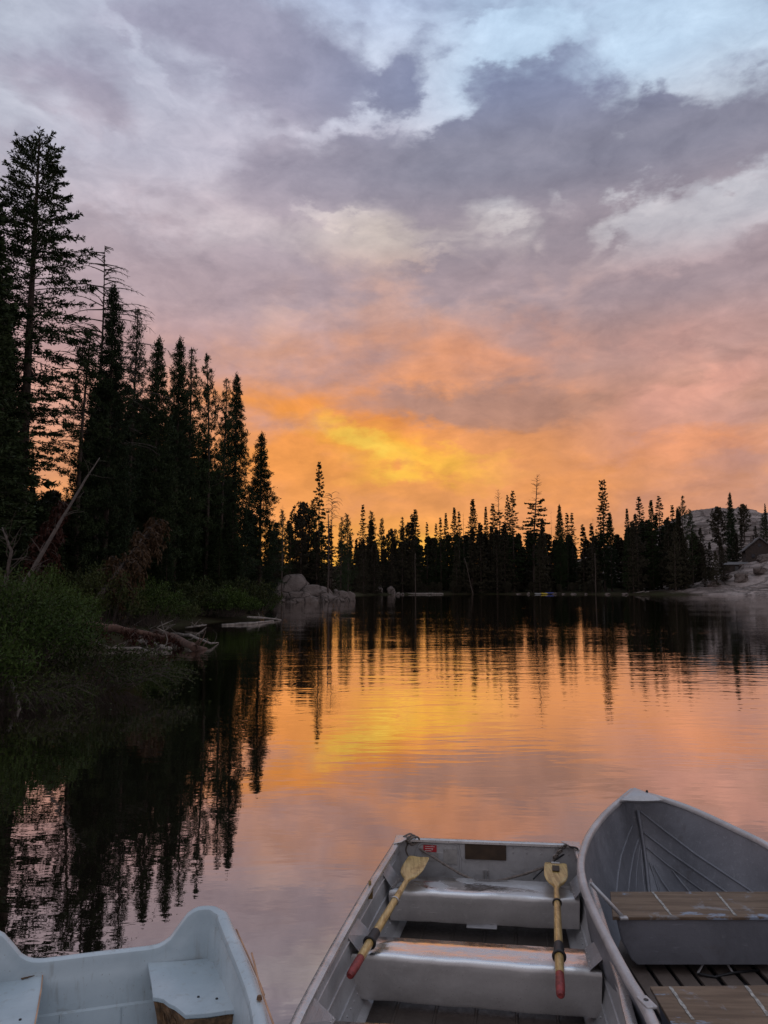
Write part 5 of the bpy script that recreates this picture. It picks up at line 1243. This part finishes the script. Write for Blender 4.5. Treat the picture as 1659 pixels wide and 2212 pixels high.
def seam(par, a, b, w=.007):
    rg = random.Random(int(a.x * 1000)); rows = [[], []]; d_ = (b - a).normalized(); s_ = Vector((-d_.y, d_.x, 0))
    for i in range(15):
        p = a.lerp(b, i / 14) + Vector((0, 0, .0185)); rows[0].append(p + s_ * w * rg.uniform(.6, 1.2)); rows[1].append(p - s_ * w * rg.uniform(.6, 1.2))
    mb = MB(); mb.grid(rows); q = mb.build('seam', M['seam'], par); md = q.modifiers.new('solid', 'SOLIDIFY'); md.thickness = .0015
seam(sA, P4(925, 850, sz), P4(1045, 1003, sz)); seam(sA, P4(1333, 855, sz), P4(1455, 1003, sz))
F0 = Vector((1.16, 3.25, sz)); F1 = Vector((2.30, 3.25, sz)); B0 = P4(905, 1455, sz); B1 = B0 + (P4(1655, 1448, sz) - B0) * 2.0
sB = seat2(B0, B1, F0, F1, sz, .16, 2); sB['label'] = 'near plank seat with pale seams'
seam(sB, P4(1035, 1460, sz), P4(1180, 1672, sz), .008); seam(sB, P4(1520, 1455, sz), P4(1665, 1650, sz), .008)
# brace rod from the left gunwale to the far seat
MB().tube([P4(530, 775, .60), P4(640, 890, .52), P4(738, 995, .452)], .011, 8).build('seat_brace', M['bluerim'], b2, smooth=True)
MB().box(P4(738, 995, .455), (.022, 0, 0), (0, .016, 0), (0, 0, .007)).build('brace_foot', M['bluerim'], b2, bevel=.004)
# floor slats
mb_n = 0
M['slat'] = aluminium('floor_slat', (.15, .118, .10), .15, .65, oxide=(.23, .19, .17), dirt=(.07, .05, .04))
for k_ in range(9):
    x0 = 1.26 + k_ * .115
    MB().box((x0, 3.7, .125 + .006 * abs(k_ - 4)), (.044, 0, 0), (-.0, 1.15, 0), (0, 0, .008)).build('floor_slat', M['slat'], b2, bevel=.003)
MB().box((1.72, 4.55, .105), (.52, 0, 0), (0, .03, 0), (0, 0, .012)).build('floor_rail', M['slat'], b2)
for a, b in (((1275, 1235), (1210, 1350)), ((1365, 1235), (1435, 1345))):
    MB().tube([P4(*a, .21), P4(*b, .15)], .006, 6).build('strut', M['bluerim'], b2)
mbz = MB(); mbz.tube([P4(1210, 1350, .15), P4(1320, 1372, .14), P4(1435, 1345, .15), P4(1600, 1330, .15)], .007, 6); mbz.build('floor_cable', M['black'], b2, smooth=True)
# oarlock plate on the left gunwale
p = P4(886, 1535, .585); ol = MB().box(p, (.022, .004, 0), (-.008, .042, 0), (0, 0, .006)).build('oarlock_plate', M['bluerim'], b2, bevel=.004)
MB().tube([p + Vector((0, .008, .0055)), p + Vector((0, .008, .0075))], .010, 10).build('oarlock_hole', M['black'], ol)
# orange glimpse between the hulls is lake; nothing to build

# ------------------------------------------------------------------ boat 3: pale fibreglass boat at the lower left
b3 = thing('fibreglass_boat', 'pale blue fibreglass boat at the lower left with a scooped stern', 'boat', (-1.4, 3.4, 0), R(15.5))
c3 = Vector((-1.40, 3.955, 0)); rt3 = Vector((math.cos(R(15.5)), math.sin(R(15.5)), 0)); bk = Vector((rt3.y, -rt3.x, 0))     # bk points to the near end
def L3(u, v, z): p = c3 + rt3 * u + bk * v; return Vector((p.x, p.y, z))
plan = []
HW = .585; rc = .11
def sidex(v): return (HW + .16 * v - .03 * v * v) * (math.sqrt(max(.0, 1 - ((v - .7) / 1.3) ** 2)) if v > .7 else 1.)
plan.append((0., 1.995))
for v in np.linspace(1.985, rc, 28): plan.append((-sidex(v), v))
for a_ in np.linspace(0, 90, 8)[1:-1]: plan.append((-(HW - rc) - rc * math.cos(R(a_)), rc - rc * math.sin(R(a_))))
for u in np.linspace(-(HW - rc), HW - rc, 37): plan.append((u, 0))
for a_ in np.linspace(90, 0, 8)[1:-1]: plan.append(((HW - rc) + rc * math.cos(R(a_)), rc - rc * math.sin(R(a_))))
for v in np.linspace(rc, 1.985, 28): plan.append((sidex(v), v))
plan.append((0., 1.995))
def ztop3(u, v):
    if v < .001 + rc * .999 and abs(u) <= HW:
        a_ = abs(u); return float(np.interp(a_, [0, .25, .30, .34, .38, .42, .46, .60], [.432, .430, .438, .462, .515, .565, .590, .600]))
    return float(np.interp(v, [rc, .3, .8, 2.1], [.598, .575, .54, .53]))
rows = []
for i, (u, v) in enumerate(plan):
    a = plan[max(0, i - 1)]; b = plan[min(len(plan) - 1, i + 1)]; t = Vector((b[0] - a[0], b[1] - a[1])).normalized(); n_ = (-t.y, t.x)   # towards inside?
    if (0 - u) * n_[0] + (.9 - v) * n_[1] < 0: n_ = (-n_[0], -n_[1])
    zt = ztop3(u, v); isx = 1.0
    sidef = float(np.clip((v - .02) / .15, 0, 1))
    tw_ = .012 + .022 * sidef
    prof = [(.115, .07), (.085, .20), (.070, .205), (.058, .30), (.050, zt - .085), (.040, zt - .065), (.034 + tw_ * .6, zt - .03), (.030 + tw_ * .5, zt - .008), (.016 + tw_ * .4, zt), (.004, zt - .001), (-.010, zt - .012), (-.014, zt - .035), (-.004, zt - .05), (.0, .2), (.03, -.05), (.12, -.12)]
    rows.append([L3(u + n_[0] * d_, v + n_[1] * d_, z) for d_, z in prof])
hb = MB(); hb.grid(rows)
# floor and bottom
fl_ = [r_[0] for r_ in rows]; hb.add(fl_, [tuple(range(len(fl_)))]); bt_ = [r_[-1] for r_ in rows]; hb.add(bt_, [tuple(range(len(bt_)))])
hull3 = hb.build('hull', M['fbg'], b3, smooth=True, auto=45)
# rub strip round the outside, lifting away on the right
mb = MB(); pts = [L3(u * 1.0 + (.022 if u > 0 else -.022), v, ztop3(u, v) - .022) for (u, v) in plan[-27:]]
mb.tube(pts[:9], .004, 6); mb.build('rub_strip', M['strip'], b3, smooth=True)
mb = MB(); pts = [P2(1370, 488, .575), P2(1385, 545, .57), P2(1408, 640, .56), P2(1440, 740, .55), P2(1490, 880, .54)]; mb.tube(interp_curve(pts, 16), .0042, 6); mb.build('rub_strip', M['strip'], b3, smooth=True)
# corner platforms with broken edges
pz = .365
def platform(poly, label, th=.02, name='corner_deck'):
    o = MB().plate([Vector((p.x, p.y, pz)) for p in poly], (0, 0, -th)).build(name, M['fbg'], b3, bevel=.004); o['label'] = label; return o
P_ = [P2(*a, pz) for a in [(803, 538), (1000, 528), (1150, 512), (1215, 600), (1275, 700), (1335, 790), (1240, 798), (1130, 815), (1010, 823), (985, 802), (950, 775), (918, 760), (890, 738), (860, 730), (833, 727), (822, 640)]]
pr = platform(P_, 'right corner deck with a chipped edge over rotten foam')
fo = MB(); rows = []
edge = [P2(*a, pz) for a in [(820, 640), (836, 729), (862, 733), (892, 742), (920, 764), (952, 780), (987, 806), (1012, 826), (1130, 818), (1240, 801), (1325, 792)]]
rg = random.Random(4)
edge = interp_curve(edge, 44)
for k_, (zz, ins) in enumerate([(pz - .021, .012), (pz - .05, .02), (pz - .09, .035), (pz - .14, .05), (.10, .08)]):
    rows.append([Vector((p.x + ins * .3 + rg.uniform(-.008, .008), p.y + ins + rg.uniform(-.010, .010), zz + rg.uniform(-.008, .008) * (k_ > 0))) for p in edge])
fo.grid(rows); fo.build('foam_block', M['foam'], pr, smooth=False)
P_ = [P2(*a, pz) for a in [(235, 595), (228, 680), (215, 760), (205, 820), (192, 880), (150, 960), (-120, 1010), (-230, 760), (-160, 640), (30, 608)]]
plf = platform(P_, 'left corner deck with a peeled tan patch')
MB().plate([P2(*a, pz + .003) for a in [(98, 614), (150, 606), (222, 596), (212, 606), (175, 616), (120, 632)]], (0, 0, .003)).build('peeled_patch', M['foam'], plf)
MB().plate([P2(*a, pz + .002) for a in [(0, 632), (18, 630), (22, 640), (4, 643)]], (0, 0, .002)).build('peeled_patch', M['foam'], plf)
MB().plate([P2(236, 596, pz - .001), P2(229, 680, pz - .001), P2(216, 760, pz - .001), P2(193, 880, pz - .001)] + [P2(186, 880, pz - .001), P2(208, 760, pz - .001), P2(222, 680, pz - .001), P2(230, 600, pz - .001)], (0, 0, .005)).build('deck_edge', M['strip'], plf)
mbx = MB()
for a in [(905, 528), (975, 522), (1052, 512), (1290, 680), (110, 852), (1180, 738), (1080, 728)]:
    p = P2(*a, pz); mbx.tube([p + Vector((0, 0, .0)), p + Vector((0, 0, .004))], .006, 7)
mbx.build('screw_row', M['black'], pr)
# vertical joints on the lower stern wall
for u in (-.15, .12):
    MB().tube([L3(u, .088, .197), L3(u, .108, .10)], .004, 5).build('wall_seam', M['fbg'], b3)
p = P2(1412, 740, .545); MB().tube([p, p + Vector((.0, 0, .014))], [.012, .009], 8).build('cleat', M['foam'], b3)
print('trees', NTREE)
